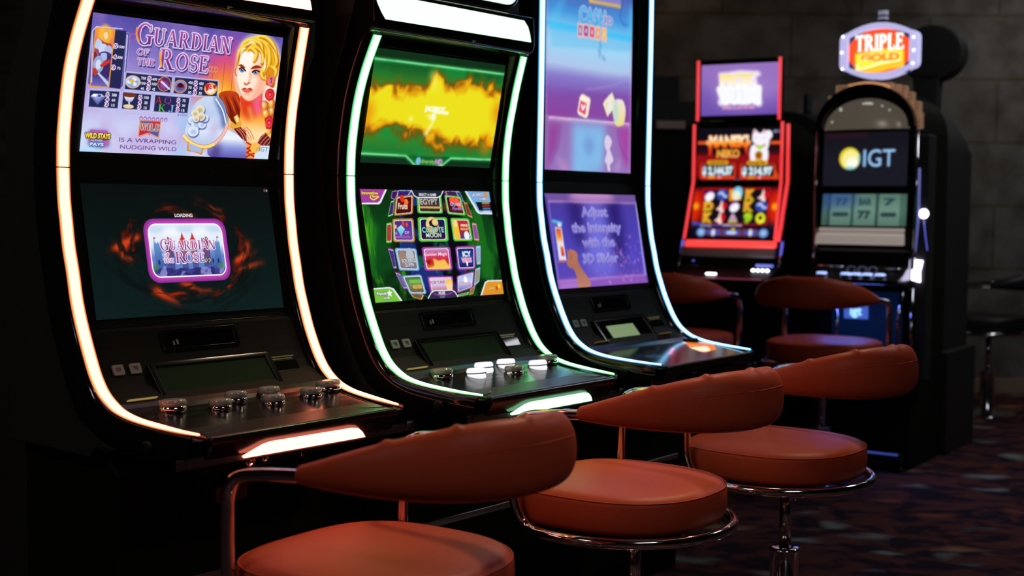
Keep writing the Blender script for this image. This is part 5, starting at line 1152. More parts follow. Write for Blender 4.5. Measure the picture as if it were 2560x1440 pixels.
MAT['button_lit'] = emis_mat('white_lit_button', (.93, .92, .97), 1.0)
MAT['yellow_lit'] = emis_mat('amber_lit_slot', (.62, .42, .12), .45, base=(.2, .15, .06))
MAT['tile_lit'] = emis_mat('green_lit_tile', lin((104, 128, 78)), 1.0, base=(.1, .12, .08))
MAT['notice'] = emis_mat('dim_print', lin((70, 66, 30)), .8, base=(.2, .19, .1))
N_OR = neon_mat('warm_neon', (6.5, 1.45, .80), (3.0, .42, .07), 1.0, 1.0)
N_GR = neon_mat('green_white_neon', (1.05, 4.2, 1.45), (.05, 1.3, .25), 1.0, 1.0)
N_BL = neon_mat('blue_white_neon', (.95, 2.2, 3.6), (.06, .55, 1.2), 1.0, 1.0)
def lamp_mat(name, col, s):
    m = emis_mat(name, col, s); m.cycles.emission_sampling = 'FRONT_BACK'; return m
L_OR = lamp_mat('warm_lamp', (7.5, 1.5, .95), 1.0)
L_GR = lamp_mat('white_header_lamp', (.95, 1.25, 1.02), 1.0)
L_GRC = lamp_mat('green_chin_lamp', (1.2, 3.2, 1.6), 1.0)

R_ = math.radians
M1 = (-.7613, 3.0781, R_(49.97)); M2 = (-.219, 3.6614, R_(50.74)); M3 = (.2749, 4.3156, R_(52.28))
m1 = row_machine('black slot machine outlined in warm orange light, blonde armoured woman on its top screen', M1, N_OR, L_OR, L_OR)
m2 = row_machine('black slot machine outlined in green light, yellow top screen above a globe of tiles', M2, N_GR, L_GR, L_GRC, lit=(1, 2, 3, 5))
m3 = row_machine('black slot machine outlined in pale blue light, with a tall portrait screen', M3, N_BL, L_GR, 'glass_black', tall=True)

UQ = lambda hw, y0, z0, y1, z1: [(-hw, y0, z0 + H), (hw, y0, z0 + H), (hw, y1, z1 + H), (-hw, y1, z1 + H)]
up_q = UQ(.262, -.0385, .4112, .0205, .1166); lo_q = UQ(.2621, .0212, .0474, -.0376, -.2494)
display('upper_screen', art_guardian_top(), up_q, 'display', m1)
display('lower_screen', art_loading(), lo_q, 'display', m1)
display('upper_screen', art_diversity(), up_q, 'display', m2)
display('lower_screen', art_games_globe(), lo_q, 'display', m2)
display('upper_screen', art_cash_tower(), [(-.247, .031, H + .97), (.247, .031, H + .97), (.247, .031, H + .122), (-.247, .031, H + .122)], 'display', m3)
display('lower_screen', art_adjust(), lo_q, 'display', m3)
display('deck_artwork', art_touch_deck(), [(-.287, -.193, H - .4352), (.287, -.193, H - .4352), (.262, -.42, H - .4605), (-.262, -.42, H - .4605)], 'display', m3)

# bill-logo mark on each header
for m in (m1, m2):
    bm = bmesh.new(); add_box(bm, (0, 0, 0), (.004, .001, .010)); add_box(bm, (.007, 0, 0), (.008, .001, .002)); add_box(bm, (.007, 0, .004), (.008, .001, .002))
    g = obj('header_mark', bm, 'notice', m); g.location = (.05, -.0985, H + .455)

# ------------------------------------------------------------------ stools
def make_stool(label, leather='leather', seat_h=.574, group='stools in front of the glowing row', flip=False):
    def fk(f):
        f = 1 - f if flip else f
        f = min(max(f, 0), 1)
        return (1 - (1 - min(f / .42, 1)) ** 2) if f < .5 else max(0.0, math.sin(PI * f)) ** 1.6
    t = thing('bar_stool', label, 'stool', group=group)
    zs = seat_h
    # seat: rounded square with a rounder back, domed top and a welt
    def outline(r, n=64):
        o = []
        for i in range(n):
            a = 2 * PI * i / n; c, s = math.cos(a), math.sin(a)
            e = 3.2 if s > 0 else 2.4
            rr = (abs(c) ** e + abs(s) ** e) ** (-1 / e)
            k = r * rr
            o.append((k * c * (1.0), k * s))
        return o
    prof = [(.0, -.086), (.205, -.086), (.222, -.082), (.2275, -.070), (.2295, -.045), (.2285, -.018), (.2265, -.011), (.2245, -.0095), (.2225, -.0075), (.216, -.001), (.200, .0035), (.16, .008), (.10, .0105), (.05, .0115), (0, .012)]
    bm = bmesh.new(); prev = None; n = 64
    for r, z in prof:
        if r == 0: cur = [bm.verts.new((0, 0, zs + z))]
        else: cur = [bm.verts.new((x, y, zs + z)) for x, y in outline(r * 1.03, n)]
        if prev:
            for i in range(n):
                j = (i + 1) % n
                if len(prev) == 1: bm.faces.new((prev[0], cur[i], cur[j]))
                elif len(cur) == 1: bm.faces.new((prev[i], prev[j], cur[0]))
                else: bm.faces.new((prev[i], prev[j], cur[j], cur[i]))
        prev = cur
    seat = obj('seat', bm, leather, t, smooth=True)
    bm = bmesh.new(); add_tube(bm, [(x, y, zs - .0085) for x, y in outline(.2262 * 1.03, 96)], .0016, 6, closed=True); obj('seat_welt', bm, leather, seat, smooth=True)
    # one bent chrome tube: arm, ring round the back of the seat, arm
    zr = zs - .094; za = zs + .199; R = .262
    half = []
    half += [(.236, -.045, za - .012), (.241, .02, za - .016), (.243, .075, za - .022), (.244, .115, za - .029), (.2445, .138, za - .042), (.2445, .150, za - .066)]
    half += [(.2445, .153, za - .10), (.244, .154, za - .17), (.243, .152, zr + .07), (.239, .143, zr + .035), (.236, .125, zr + .010), (.2425, .10, zr + .001)]
    arc = [(R * math.cos(math.radians(a)), R * math.sin(math.radians(a)), zr) for a in range(12, -193, -12)]
    path = half + arc + [(-x, y, z) for x, y, z in reversed(half)]
    bm = bmesh.new(); add_tube(bm, smooth_path(path, 4), .0125, 16)
    obj('frame_tube', bm, 'chrome', t, smooth=True)
    # crescent back pad
    C = []
    nseg = 120
    for i in range(nseg + 1):
        f = i / nseg; a = math.radians(180 + 180 * f)
        ca, sa = math.cos(a), math.sin(a)
        cx = .242 * (1 if ca > 0 else -1) * abs(ca) ** .90; cy = -.02 - .325 * abs(sa) ** .88
        C.append(Vector((cx, cy, 0)))
    bm = bmesh.new(); rings = []; m_ = 28
    for i, c in enumerate(C):
        f = i / nseg; g = math.sin(PI * min(max(f, 0), 1))
        k = fk(f)
        hh = .0155 + .0515 * k; th = .0155 + .021 * k ** .7
        tdir = (C[min(i + 1, nseg)] - C[max(i - 1, 0)]).normalized(); nrm = Vector((tdir.y, -tdir.x, 0))
        zc = za - .010 + .037 * k
        ring = []
        for j in range(m_):
            b = 2 * PI * j / m_; cb, sb = math.cos(b), math.sin(b)
            e = 2.25
            q = (abs(cb) ** e + abs(sb) ** e) ** (-1 / e)
            lean = -.004 * sb * k
            p = c + nrm * (th * q * cb + lean) + Vector((0, 0, zc + hh * q * sb))
            if sb > .8:                       # gathered folds along the top
                for f0 in (.16, .30, .47, .64, .8):
                    p.z += .0065 * math.exp(-((f - f0) / .007) ** 2) * (sb - .8) * 5
            ring.append(bm.verts.new(p))
        rings.append(ring)
    for a, b in zip(rings, rings[1:]):
        for j in range(m_):
            l = (j + 1) % m_; bm.faces.new((a[j], a[l], b[l], b[j]))
    bm.faces.new(rings[0]); bm.faces.new(list(reversed(rings[-1])))
    pad = obj('back_pad', bm, leather, t, smooth=True)
    md = pad.modifiers.new('subdivision', 'SUBSURF'); md.levels = 1; md.render_levels = 1
    # seam along the outer face
    bm = bmesh.new(); sp = []
    for i in range(4, nseg - 3):
        f = i / nseg; k = fk(f)
        tdir = (C[i + 1] - C[i - 1]).normalized(); nrm = Vector((tdir.y, -tdir.x, 0))
        if (C[i] + nrm).length < C[i].length: nrm = -nrm
        sp.append(C[i] + nrm * (.0155 + .021 * k ** .7 - .0035) + Vector((0, 0, za - .010 + .037 * k + .024 * k)))
    add_tube(bm, sp, .0011, 6); obj('seam', bm, leather, pad, smooth=True)
    # under-seat plate, post, sleeve, lever, foot
    bm = bmesh.new(); add_lathe(bm, [(0, 0), (.11, 0), (.12, -.006), (.12, -.010), (.03, -.022), (0, -.022)], (0, 0, zs - .0865)); obj('seat_plate', bm, 'rubber', t, smooth=True, loc=(.010, -.024, 0))
    bm = bmesh.new(); add_cyl(bm, (0, 0, .24), (0, 0, zs - .10), .0165); obj('post', bm, 'chrome', t, smooth=True, loc=(.010, -.024, 0))
    bm = bmesh.new(); add_lathe(bm, [(.0, .022), (.041, .022), (.041, .26), (.043, .262), (.043, .268), (.036, .271), (.018, .271), (0, .271)]); obj('sleeve', bm, 'chrome', t, smooth=True, loc=(.010, -.024, 0))
    bm = bmesh.new(); add_cyl(bm, (0, 0, zs - .165), (.035, -.01, zs - .168), .004); add_lathe(bm, [(0, -.009), (.007, -.006), (.009, 0), (.007, .006), (0, .009)], (.037, -.01, zs - .168), 14); obj('height_lever', bm, 'brushed', t, smooth=True, loc=(.010, -.024, 0))
    bm = bmesh.new(); add_lathe(bm, [(0, .0), (.165, .0), (.172, .004), (.170, .010), (.15, .016), (.06, .026), (.043, .04), (0, .04)], n=56); obj('foot', bm, 'chrome', t, smooth=True, loc=(.010, -.024, 0))
    return t

def copy_tree(o, parent=None):
    c = o.copy(); COL.objects.link(c)
    if parent: c.parent = parent
    for ch in list(o.children): copy_tree(ch, c)
    return c
s1 = make_stool('orange-red leather stool nearest the camera, in front of the orange-lit machine')
s1.location = (-.24, 2.443, 0); s1.rotation_euler = (0, 0, R_(55))
def stool_copy(src, label, x, y, yaw, group=None):
    c = copy_tree(src); c.location = (x, y, 0); c.rotation_euler = (0, 0, R_(yaw)); c['label'] = label
    if group: c['group'] = group
    return c
s2 = stool_copy(s1, 'orange-red leather stool in front of the green-lit machine, middle of three', .273, 3.14, 55)
s3 = stool_copy(s1, 'orange-red leather stool in front of the blue-lit machine, its post and sleeve showing', .752, 3.688, 52)
s5 = make_stool('dark red stool in front of the reel machine, blue light on its seat', seat_h=.65, group='stools by the back machines', flip=True)
s5.location = (1.374, 5.8, 0); s5.rotation_euler = (0, 0, R_(-34))
s4 = stool_copy(s5, 'dark red stool in front of the red-lit machine, half hidden by blue light strip', .77, 6.10, -30)
sb = make_stool('black stool beside the pale block wall at the far right', leather='leather_dark', seat_h=.60, group='stools by the back machines')
sb.location = (2.84, 7.9, 0); sb.rotation_euler = (0, 0, R_(70))

# ------------------------------------------------------------------ the red-lit machine at the back
L_RED = lamp_mat('red_tube', (1.0, .045, .05), 1.0)
L_REDB = lamp_mat('red_ledge', (1.0, .05, .04), 1.1)
MAT['blue_glow'] = emis_mat('blue_lit_plastic', (.10, .12, .85), .9)
MAT['white_led'] = emis_mat('white_led', (.85, .92, 1.0), 6)
MAT['violet_white'] = emis_mat('violet_white_lamp', (.78, .72, 1.0), 4)
MAT['violet_white'].cycles.emission_sampling = 'FRONT_BACK'
MAT['blue_button'] = emis_mat('blue_lit_button', (.34, .48, 1.0), 1.6)
MAT['grey_band'] = noise_mat('grey_plastic_band', (.42, .34, .31), (.48, .38, .35), 30, rough=.5)

red = thing('slot_machine', 'slot machine framed in red light tubes, with a purple top screen and lucky cat', 'slot machine', (1.13, 6.645, 0), R_(-29), 'slot machines at the back')
def solid(pts, x0, x1, name, m, parent, bevel=.005): return obj(name, prism(pts, x0, x1), m, parent, bevel=bevel)
solid([(-.02, 0), (-.02, .80), (-.26, .84), (-.27, .885), (-.06, .93), (-.015, .98), (.0, 1.06), (.012, 1.35), (.012, 1.66), (.08, 1.67), (.55, 1.60), (.55, 0)], -.262, .245, 'cabinet_body', 'panel', red)
solid([(.015, 1.675), (.015, 1.975), (.07, 1.975), (.07, 1.675)], -.232, .206, 'top_display_case', 'panel', red)
solid([(.05, 1.64), (.05, 1.70), (.07, 1.70), (.07, 1.64)], -.1, .1, 'case_mount', 'side', red, .002)
display('top_screen', art_pick_win(), [(-.208, .0135, 1.950), (.194, .0135, 1.950), (.194, .0135, 1.695), (-.208, .0135, 1.695)], 'display', red)
display('upper_screen', art_maneki(), [(-.225, .0105, 1.632), (.214, .0105, 1.632), (.212, .0105, 1.37), (-.232, .0105, 1.37)], 'display', red)
display('reel_screen', art_reels_game(), [(-.232, .0108, 1.337), (.214, .0108, 1.337), (.196, -.002, 1.08), (-.252, -.002, 1.08)], 'display', red)
def tube(parent, pts, r, m, name='light_tube'):
    bm = bmesh.new(); add_tube(bm, pts, r, 10); return obj(name, bm, m, parent, smooth=True)
tube(red, [(-.224, .008, 1.973), (-.224, .008, 1.670)], .0078, L_RED); tube(red, [(.203, .008, 1.973), (.203, .008, 1.668)], .0078, L_RED)
tube(red, [(-.239, .004, 1.652), (-.240, .004, 1.36), (-.279, -.012, 1.07)], .0075, L_RED); tube(red, [(.222, .004, 1.657), (.221, .004, 1.36), (.200, -.012, 1.07)], .0075, L_RED)
tube(red, [(.246, .02, 1.645), (.248, .02, 1.36), (.226, .0, 1.14), (.216, -.01, 1.065)], .0095, L_RED)
bm = bmesh.new(); add_prism(bm, [(-.015, 1.068), (-.045, 1.06), (-.052, 1.045), (-.045, 1.032), (-.012, 1.036)], -.262, .212); obj('light_ledge', bm, L_REDB, red, bevel=.004)
bm = bmesh.new(); add_prism(bm, [(-.012, 1.034), (-.042, 1.03), (-.052, .99), (-.04, .982), (-.01, .985)], -.285, .21); obj('belly_band', bm, 'grey_band', red, bevel=.003)
for s, x in ((-1, -.292), (1, .232)):
    tube(red, [(x + .01, -.02, 1.065), (x + .005, -.03, 1.0)], .006, 'blue_glow', 'side_light'); tube(red, [(x + .004, -.03, .998), (x, -.06, .90)], .006, 'chrome', 'side_rail')
bm = bmesh.new(); 
for k in range(4): add_lathe(bm, [(0, -.008), (.011, 0), (0, .008)], (.125 + k * .024, -.112, .924), 14)
obj('led_readout', bm, 'white_led', red)
obj('readout_label', box((.165, -.06, .945), (.09, .004, .014)), 'blue_glow', red, bevel=.002)
obj('spin_light', box((-.06, -.20, .905), (.05, .02, .008)), 'white_led', red, bevel=.003)
obj('deck_glow', box((-.02, -.262, .886), (.48, .012, .006)), emis_mat('magenta_edge', (.22, .02, .06), .8), red, bevel=.002)
bm = bmesh.new(); add_lathe(bm, [(0, -.006), (.007, 0), (0, .006)], (-.205, -.068, .962), 12); obj('indicator', bm, 'blue_glow', red)
bm = bmesh.new(); add_box(bm, (-.215, -.062, .935), (.07, .003, .010)); obj('maker_plate', bm, 'brushed', red, bevel=.002)
# candle
def candle(parent, x, y, z, h=.1, lit='candle_lilac'):
    bm = bmesh.new(); add_lathe(bm, [(0, 0), (.026, 0), (.026, .012), (.022, .014), (.022, h * .42), (.026, h * .44), (.026, h * .5), (.022, h * .52), (.022, h * .92), (.018, h), (0, h)], (x, y, z), 20)
    c = obj('candle_light', bm, 'side', parent, smooth=True)
    bm = bmesh.new()
    add_lathe(bm, [(.0225, h * .14), (.0232, h * .2), (.0232, h * .38), (.0225, h * .41)], (x, y, z), 20); add_lathe(bm, [(.0225, h * .54), (.0232, h * .6), (.0232, h * .82), (.0225, h * .88)], (x, y, z), 20)
    obj('candle_lens', bm, lit, c, smooth=True)
MAT['candle_lilac'] = emis_mat('lilac_lens', (.24, .24, .36), .7)
MAT['candle_dark'] = noise_mat('unlit_lens', (.05, .07, .09), (.06, .08, .1), 10, rough=.3)

# ------------------------------------------------------------------ the reel machine with the illuminated sign
T = thing('slot_machine', 'reel slot machine with domed top, amber block crown and blue lit buttons', 'slot machine', (1.70, 6.26, 0), R_(-34), 'slot machines at the back')
cx = -.035
arch = [(-.268, 0), (.205, 0), (.205, 1.60)] + [(cx + .238 * math.cos(math.radians(a)), 1.60 + .212 * math.sin(math.radians(a))) for a in range(0, 181, 10)] + [(-.268, 1.60)]
bm = bmesh.new(); add_prism(bm, arch, .004, .5, 'y'); obj('cabinet_body', bm, 'panel', T, bevel=.006)
am = bmesh.new(); n_ = 19
ao = [(cx + .240 * math.cos(math.radians(a)), 1.612 + .205 * math.sin(math.radians(a))) for a in range(0, 181, 10)]; ai = [(cx + .208 * math.cos(math.radians(a)), 1.612 + .150 * math.sin(math.radians(a))) for a in range(0, 181, 10)]
for k in range(n_ - 1): add_prism(am, [ao[k], ao[k + 1], ai[k + 1], ai[k]], -.035, .004, 'y')
bmesh.ops.remove_doubles(am, verts=am.verts, dist=1e-5); obj('arch_rim', am, 'gloss', T, smooth=False)
MAT['arch_glow'] = emis_mat('amber_arch', (.75, .34, .10), .8)
pts = [(cx + .242 * math.cos(math.radians(a)), -.018, 1.614 + .207 * math.sin(math.radians(a))) for a in range(62, 112, 6)]
tube(T, pts, .006, 'arch_glow', 'arch_light')
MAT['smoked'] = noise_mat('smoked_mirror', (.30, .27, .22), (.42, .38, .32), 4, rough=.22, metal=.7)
MAT['smoked'].node_tree.nodes['Principled BSDF'].inputs['Emission Color'].default_value = (.09, .075, .055, 1); MAT['smoked'].node_tree.nodes['Principled BSDF'].inputs['Emission Strength'].default_value = .8  # faint emission added so the mirror looks lit
# mirrored dome
MAT['dome_shine'] = emis_mat('pale_dome_highlight', (.55, .58, .50), .8)  # glowing discs added to stand for highlights on the mirrored dome
dm = bmesh.new(); rows = []
for i in range(9):
    ph = i / 8 * PI / 2; row = []
    for k in range(25):
        a = PI * k / 24; r = math.cos(ph)
        row.append(dm.verts.new((cx + .206 * r * math.cos(a), -.030 - .0 + .030 * (1 - math.sin(ph)) - .03 * math.sin(ph), 1.603 + .148 * r * math.sin(a))))
    rows.append(row)
for a, b in zip(rows, rows[1:]):
    for k in range(24): dm.faces.new((a[k], a[k + 1], b[k + 1], b[k]))
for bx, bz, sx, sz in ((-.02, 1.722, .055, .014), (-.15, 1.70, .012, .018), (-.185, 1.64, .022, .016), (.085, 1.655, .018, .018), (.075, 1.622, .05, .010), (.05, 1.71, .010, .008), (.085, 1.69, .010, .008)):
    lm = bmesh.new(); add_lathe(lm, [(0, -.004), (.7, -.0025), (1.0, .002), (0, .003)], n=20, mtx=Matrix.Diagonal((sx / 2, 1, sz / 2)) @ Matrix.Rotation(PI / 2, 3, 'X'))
    o = obj('dome_highlight', lm, 'dome_shine', T, smooth=True); o.location = (bx, -.034, bz)
obj('mirror_dome', dm, MAT['smoked'], T, smooth=True)
MAT['gold_block'] = emis_mat('amber_clear_block', (.42, .22, .12), .22, base=(.4, .25, .15))
MAT['gold_edge'] = emis_mat('amber_block_edge', (.62, .34, .2), .30, base=(.5, .3, .2))
for (bx, bz, s_) in ((-.222, 1.675, .045), (-.205, 1.73, .05), (-.165, 1.78, .055), (-.105, 1.785, .06), (.058, 1.782, .052), (.100, 1.772, .04), (.125, 1.765, .05), (.16, 1.735, .045), (.19, 1.69, .05), (.20, 1.64, .045)):
    b = obj('crown_block', box((bx, .03, bz), (s_, .03, .075)), 'gold_block', T, bevel=.003)
    bm = bmesh.new(); add_frame(bm, rrect(s_, .078, .004, 2, bx, bz), rrect(s_ - .010, .068, .003, 2, bx, bz), .010, .014, 'y')
    for k in (-1, 0, 1): add_box(bm, (bx, .012, bz + k * .018), (s_ - .01, .004, .004))
    obj('block_edge', bm, 'gold_edge', b)
display('logo_screen', art_igt_screen(), [(-.236, -.0145, 1.592), (.172, -.0145, 1.592), (.168, -.0145, 1.338), (-.240, -.0145, 1.338)], 'display', T)
solid([(-.012, 1.60), (-.012, 1.32), (.004, 1.32), (.004, 1.60)], -.252, .185, 'screen_bezel', 'gloss', T, .003)
solid([(-.012, 1.318), (-.012, 1.145), (.004, 1.145), (.004, 1.318)], -.252, .185, 'reel_bezel', 'gloss', T, .003)
display('reel_window', art_reels(), [(-.235, -.0145, 1.300), (.172, -.0145, 1.300), (.168, -.0145, 1.150), (-.243, -.0145, 1.150)], 'display', T)
MAT['tray_white'] = emis_mat('warm_white_bar', (.30, .25, .22), .8, base=(.5, .46, .42))
solid([(-.014, 1.140), (-.030, 1.136), (-.034, 1.122), (-.016, 1.120)], -.248, .165, 'bar_top', 'tray_white', T, .003)
solid([(-.016, 1.118), (-.045, 1.10), (-.055, 1.068), (-.05, 1.060), (-.012, 1.060)], -.258, .165, 'payout_bar', 'tray_white', T, .004)
solid([(.004, 1.055), (-.03, 1.03), (-.05, .96), (-.12, .925), (-.20, .905), (-.205, .885), (-.10, .87), (.004, .86)], -.262, .195, 'button_ledge', 'deck', T, .004)
tube(T, [(-.225, -.085, .958), (-.10, -.088, .955)], .004, 'chrome', 'ledge_rail'); tube(T, [(.10, -.088, .952), (.175, -.085, .952)], .004, 'chrome', 'ledge_rail')
for x in (-.055, -.002, .048):
    bm = bmesh.new(); add_tube(bm, [(x + .020 * math.cos(a), -.105, .945 + .015 * math.sin(a)) for a in [2 * PI * k / 18 for k in range(18)]], .0025, 8, closed=True); obj('meter_ring', bm, 'brushed', T, smooth=True)
for x in (-.180, -.063, -.014, .040, .100):
    bm = bmesh.new(); add_lathe(bm, [(0, -.002), (.026, -.002), (.028, .004), (.022, .014), (0, .016)], n=24); b = obj('push_button', bm, 'chrome', T, smooth=True); b.location = (x, -.155, .913)
    bm = bmesh.new(); add_lathe(bm, [(.0255, .0115), (.022, .018), (0, .020)], n=24); obj('button_lens', bm, 'blue_button', b, smooth=True)
for x in (-.272, .208):
    tube(T, [(x, -.004, 1.60), (x + .004 * (1 if x > 0 else -1), -.004, 1.3), (x, -.006, 1.05), (x, -.03, .95)], .009, 'chrome', 'side_rail')
tube(T, [(.222, -.004, 1.42), (.224, -.006, 1.2), (.214, -.008, 1.05), (.208, -.02, .98)], .005, emis_mat('soft_blue_edge', (.16, .18, .7), .5), 'side_light')
tube(T, [(-.15, -.02, .86), (-.15, -.02, .40)], .009, 'chrome', 'door_rail'); tube(T, [(.165, -.03, .86), (.15, -.035, .7), (.155, -.03, .45)], .010, 'chrome', 'door_rail'); tube(T, [(.205, -.01, .86), (.205, -.01, .40)], .009, 'chrome', 'door_rail')
MAT['door_blue'] = emis_mat('blue_belly_glass', (.0, .012, .05), .35, base=(.01, .02, .05))
obj('belly_door', box((-.01, -.004, .61), (.34, .02, .46)), 'door_blue', T, bevel=.006)
MAT['sign_blue'] = emis_mat('blue_sign', (.03, .10, .50), .7)
sg = obj('belly_sign', box((-.058, -.018, .737), (.118, .006, .062)), 'sign_blue', T, bevel=.002)
def solid_text(name, s, m, parent, w, loc, rot=None, h=None, depth=.002, bold=.0):
    tr, (x0, y0, x1, y1) = text_tris(s, bold=bold); k = w / (x1 - x0); kv = k if h is None else h / (y1 - y0)
    bm = bmesh.new()
    for q in tr:
        a = [bm.verts.new(((p[0] - (x0 + x1) / 2) * k, 0, (p[1] - (y0 + y1) / 2) * kv)) for p in q]; bm.faces.new(a)
    bmesh.ops.remove_doubles(bm, verts=bm.verts, dist=1e-6)
    r = bmesh.ops.extrude_face_region(bm, geom=list(bm.faces)); vs = [v for v in r['geom'] if isinstance(v, bmesh.types.BMVert)]
    bmesh.ops.translate(bm, verts=vs, vec=(0, -depth, 0))
    o = obj(name, bm, m, parent); o.location = loc
    return o
MAT['sign_cyan'] = emis_mat('cyan_letters', (.35, .75, 1.0), 1.3)
solid_text('sign_letters', 'igt', 'sign_cyan', sg, .055, (-.058, -.0215, .737), bold=.02)
obj('foot_plate', box((-.02, -.03, .045), (.42, .10, .09)), 'gloss', T, bevel=.006)
obj('foot_light', box((-.02, -.083, .085), (.40, .004, .006)), emis_mat('dim_blue_edge', (.05, .08, .5), .8), T)
# lamp and lit service panel on its right flank
bm = bmesh.new(); add_lathe(bm, [(0, -.012), (.020, -.010), (.0225, 0), (.018, .010), (0, .013)], n=24, mtx=Matrix.Rotation(PI / 2, 3, 'X')); o = obj('round_lamp', bm, 'violet_white', T, smooth=True); o.location = (.246, .0, 1.209)
tube(T, [(.246, .003, 1.18), (.256, .003, 1.10), (.266, .003, 1.04)], .0022, 'blue_glow', 'lamp_stalk')
bm = bmesh.new(); add_prism(bm, [(.198, .900), (.240, .890), (.2385, .94), (.250, .992), (.200, .996)], -.012, .004, 'y'); obj('lit_panel', bm, 'violet_white', T, bevel=.004)
obj('flank_panel', box((.235, .06, 1.0), (.06, .11, 1.15)), 'side', T, bevel=.01)

# the illuminated sign on top is its own thing
sgn = thing('topper_sign', 'glowing orange sign in a lilac rounded frame on top of the reel machine', 'sign', (1.70, 6.26, 0), R_(-34))
def barrel(w, h, bulge, n=9, r=.03, cx=.02, cz=1.968):
    o = []
    for k in range(n): 
        t_ = k / (n - 1); o.append((cx - w / 2 + r + (w - 2 * r) * t_, cz + h / 2 - bulge * (2 * t_ - 1) ** 2))
    for k in range(5): a = PI / 2 * (1 - k / 4); o.append((cx + w / 2 - r + r * math.cos(a) * 1.0, cz + h / 2 - bulge - r + r * math.sin(a)))
    for k in range(5): a = -PI / 2 * (k / 4); o.append((cx + w / 2 - r + r * math.cos(a), cz - h / 2 + bulge + r + r * math.sin(a)))
    for k in range(n): 
        t_ = 1 - k / (n - 1); o.append((cx - w / 2 + r + (w - 2 * r) * t_, cz - h / 2 + bulge * (2 * t_ - 1) ** 2))
    for k in range(5): a = -PI / 2 - PI / 2 * (k / 4); o.append((cx - w / 2 + r + r * math.cos(a), cz - h / 2 + bulge + r + r * math.sin(a)))
    for k in range(5): a = PI - PI / 2 * (k / 4); o.append((cx - w / 2 + r + r * math.cos(a), cz + h / 2 - bulge - r + r * math.sin(a)))
    return o
MAT['lilac'] = emis_mat('lilac_frame_glow', (.52, .50, .82), .95, base=(.5, .5, .7))
MAT['lilac'].cycles.emission_sampling = 'FRONT_BACK'
bm = bmesh.new(); add_frame(bm, barrel(.370, .262, .044), barrel(.292, .206, .03, r=.008), -.03, .035, 'y'); obj('frame', bm, 'lilac', sgn, bevel=.008)
bm = bmesh.new(); add_prism(bm, barrel(.30, .214, .03, r=.008), .0, .03, 'y'); obj('sign_box', bm, 'gloss', sgn)
display('sign_face', art_triple_gold(), [(-.128, -.004, 2.072), (.168, -.004, 2.072), (.168, -.004, 1.862), (-.128, -.004, 1.862)], 'display_bright', sgn)
for x, z in ((-.148, 2.043), (-.152, 1.968), (-.148, 1.89), (.188, 2.02), (.19, 1.96), (.187, 1.90)):
    bm = bmesh.new(); add_lathe(bm, [(0, -.005), (.004, -.002), (.004, .004), (0, .005)], n=12, mtx=Matrix.Rotation(PI / 2, 3, 'X')); o = obj('bulb', bm, 'violet_white', sgn, smooth=True); o.location = (x, -.034, z)
bm = bmesh.new(); add_cyl(bm, (.0, .03, 1.814), (.0, .03, 1.86), .018); obj('sign_post', bm, 'side', sgn)
candle(sgn, .033, .0, 2.100, .062)

# ------------------------------------------------------------------ dark machines backing on to them
def rear_machine(label, x, y, yaw, w, d, h, rise, disc=None, cnd=None, step=None):
    t = thing('slot_machine', label, 'slot machine', (x, y, 0), R_(yaw), 'dark machines seen from behind')
    n = 14
    top = [(-w / 2 + w * k / n, h + rise * math.sin(PI * k / n) ** .8) for k in range(n + 1)]
    bm = bmesh.new(); add_prism(bm, [(-w / 2, 0), (-w / 2, h)] + top[1:-1] + [(w / 2, h), (w / 2, 0)], 0, d, 'y')
    b = obj('cabinet_body', bm, 'side', t, bevel=.01)
    obj('plinth', box((0, d / 2, .26), (w + .07, d + .09, .52)), 'side', t, bevel=.008)
    if disc:
        dx, dz, r, rz = disc
        bm = bmesh.new(); add_prism(bm, [(dx + r * math.cos(2 * PI * k / 40), dz + rz * math.sin(2 * PI * k / 40)) for k in range(40)], d * .4, d * .4 + .12, 'y'); obj('topper_disc', bm, 'side', t, bevel=.012)
        bm = bmesh.new(); add_prism(bm, [(dx - .055, h), (dx + .03, h), (dx + .05, dz - rz * .7), (dx - .09, dz - rz * .7)], d * .4, d * .4 + .08, 'y'); obj('topper_neck', bm, 'side', t, bevel=.006)
    if cnd: candle(t, cnd[0], d / 2, cnd[1], .11, 'candle_dark')
    bm = bmesh.new(); add_box(bm, (0, -.003, h * .55), (w * .8, .006, h * .6)); obj('rear_door', bm, 'panel', t, bevel=.003)
    return t
c_, s_ = math.cos(R_(-34)), math.sin(R_(-34))
def tl(a, b): return 1.70 + a * c_ - b * s_, 6.26 + a * s_ + b * c_
x_, y_ = tl(-.06, .55); rear_machine('dark arched cabinet behind the reel machine, with a black round disc on top', x_, y_, -34, .52, .42, 1.52, .26, disc=(.10, 2.03, .165, .145))
x_, y_ = tl(-.74, .68); rear_machine('dark cabinet with a low arched top behind the red-lit machine', x_, y_, -34, .58, .42, 1.62, .14, cnd=(.06, 1.755))
rear_machine('tall dark cabinet with an unlit candle light, left of the purple top screen', .86, 8.05, 8, .30, .4, 2.03, .0, cnd=(.03, 2.03))
MAT['ledge_tan'] = noise_mat('tan_ledge', (.62, .46, .36), (.7, .52, .42), 10, rough=.6)
g = thing('cabinet', 'lower dark cabinet standing in front of the tall one with the candle light', 'cabinet', (.93, 7.75, 0), R_(8))
obj('cabinet_body', box((0, 0, .92), (.36, .28, 1.84)), 'side', g, bevel=.01); obj('cabinet_door', box((0, -.143, .9), (.32, .006, 1.6)), 'panel', g, bevel=.003); obj('ledge', box((-.06, -.165, 1.70), (.17, .05, .045)), 'ledge_tan', g, bevel=.004); obj('door_handle', box((.12, -.15, 1.0), (.012, .012, .1)), 'brushed', g, bevel=.003)

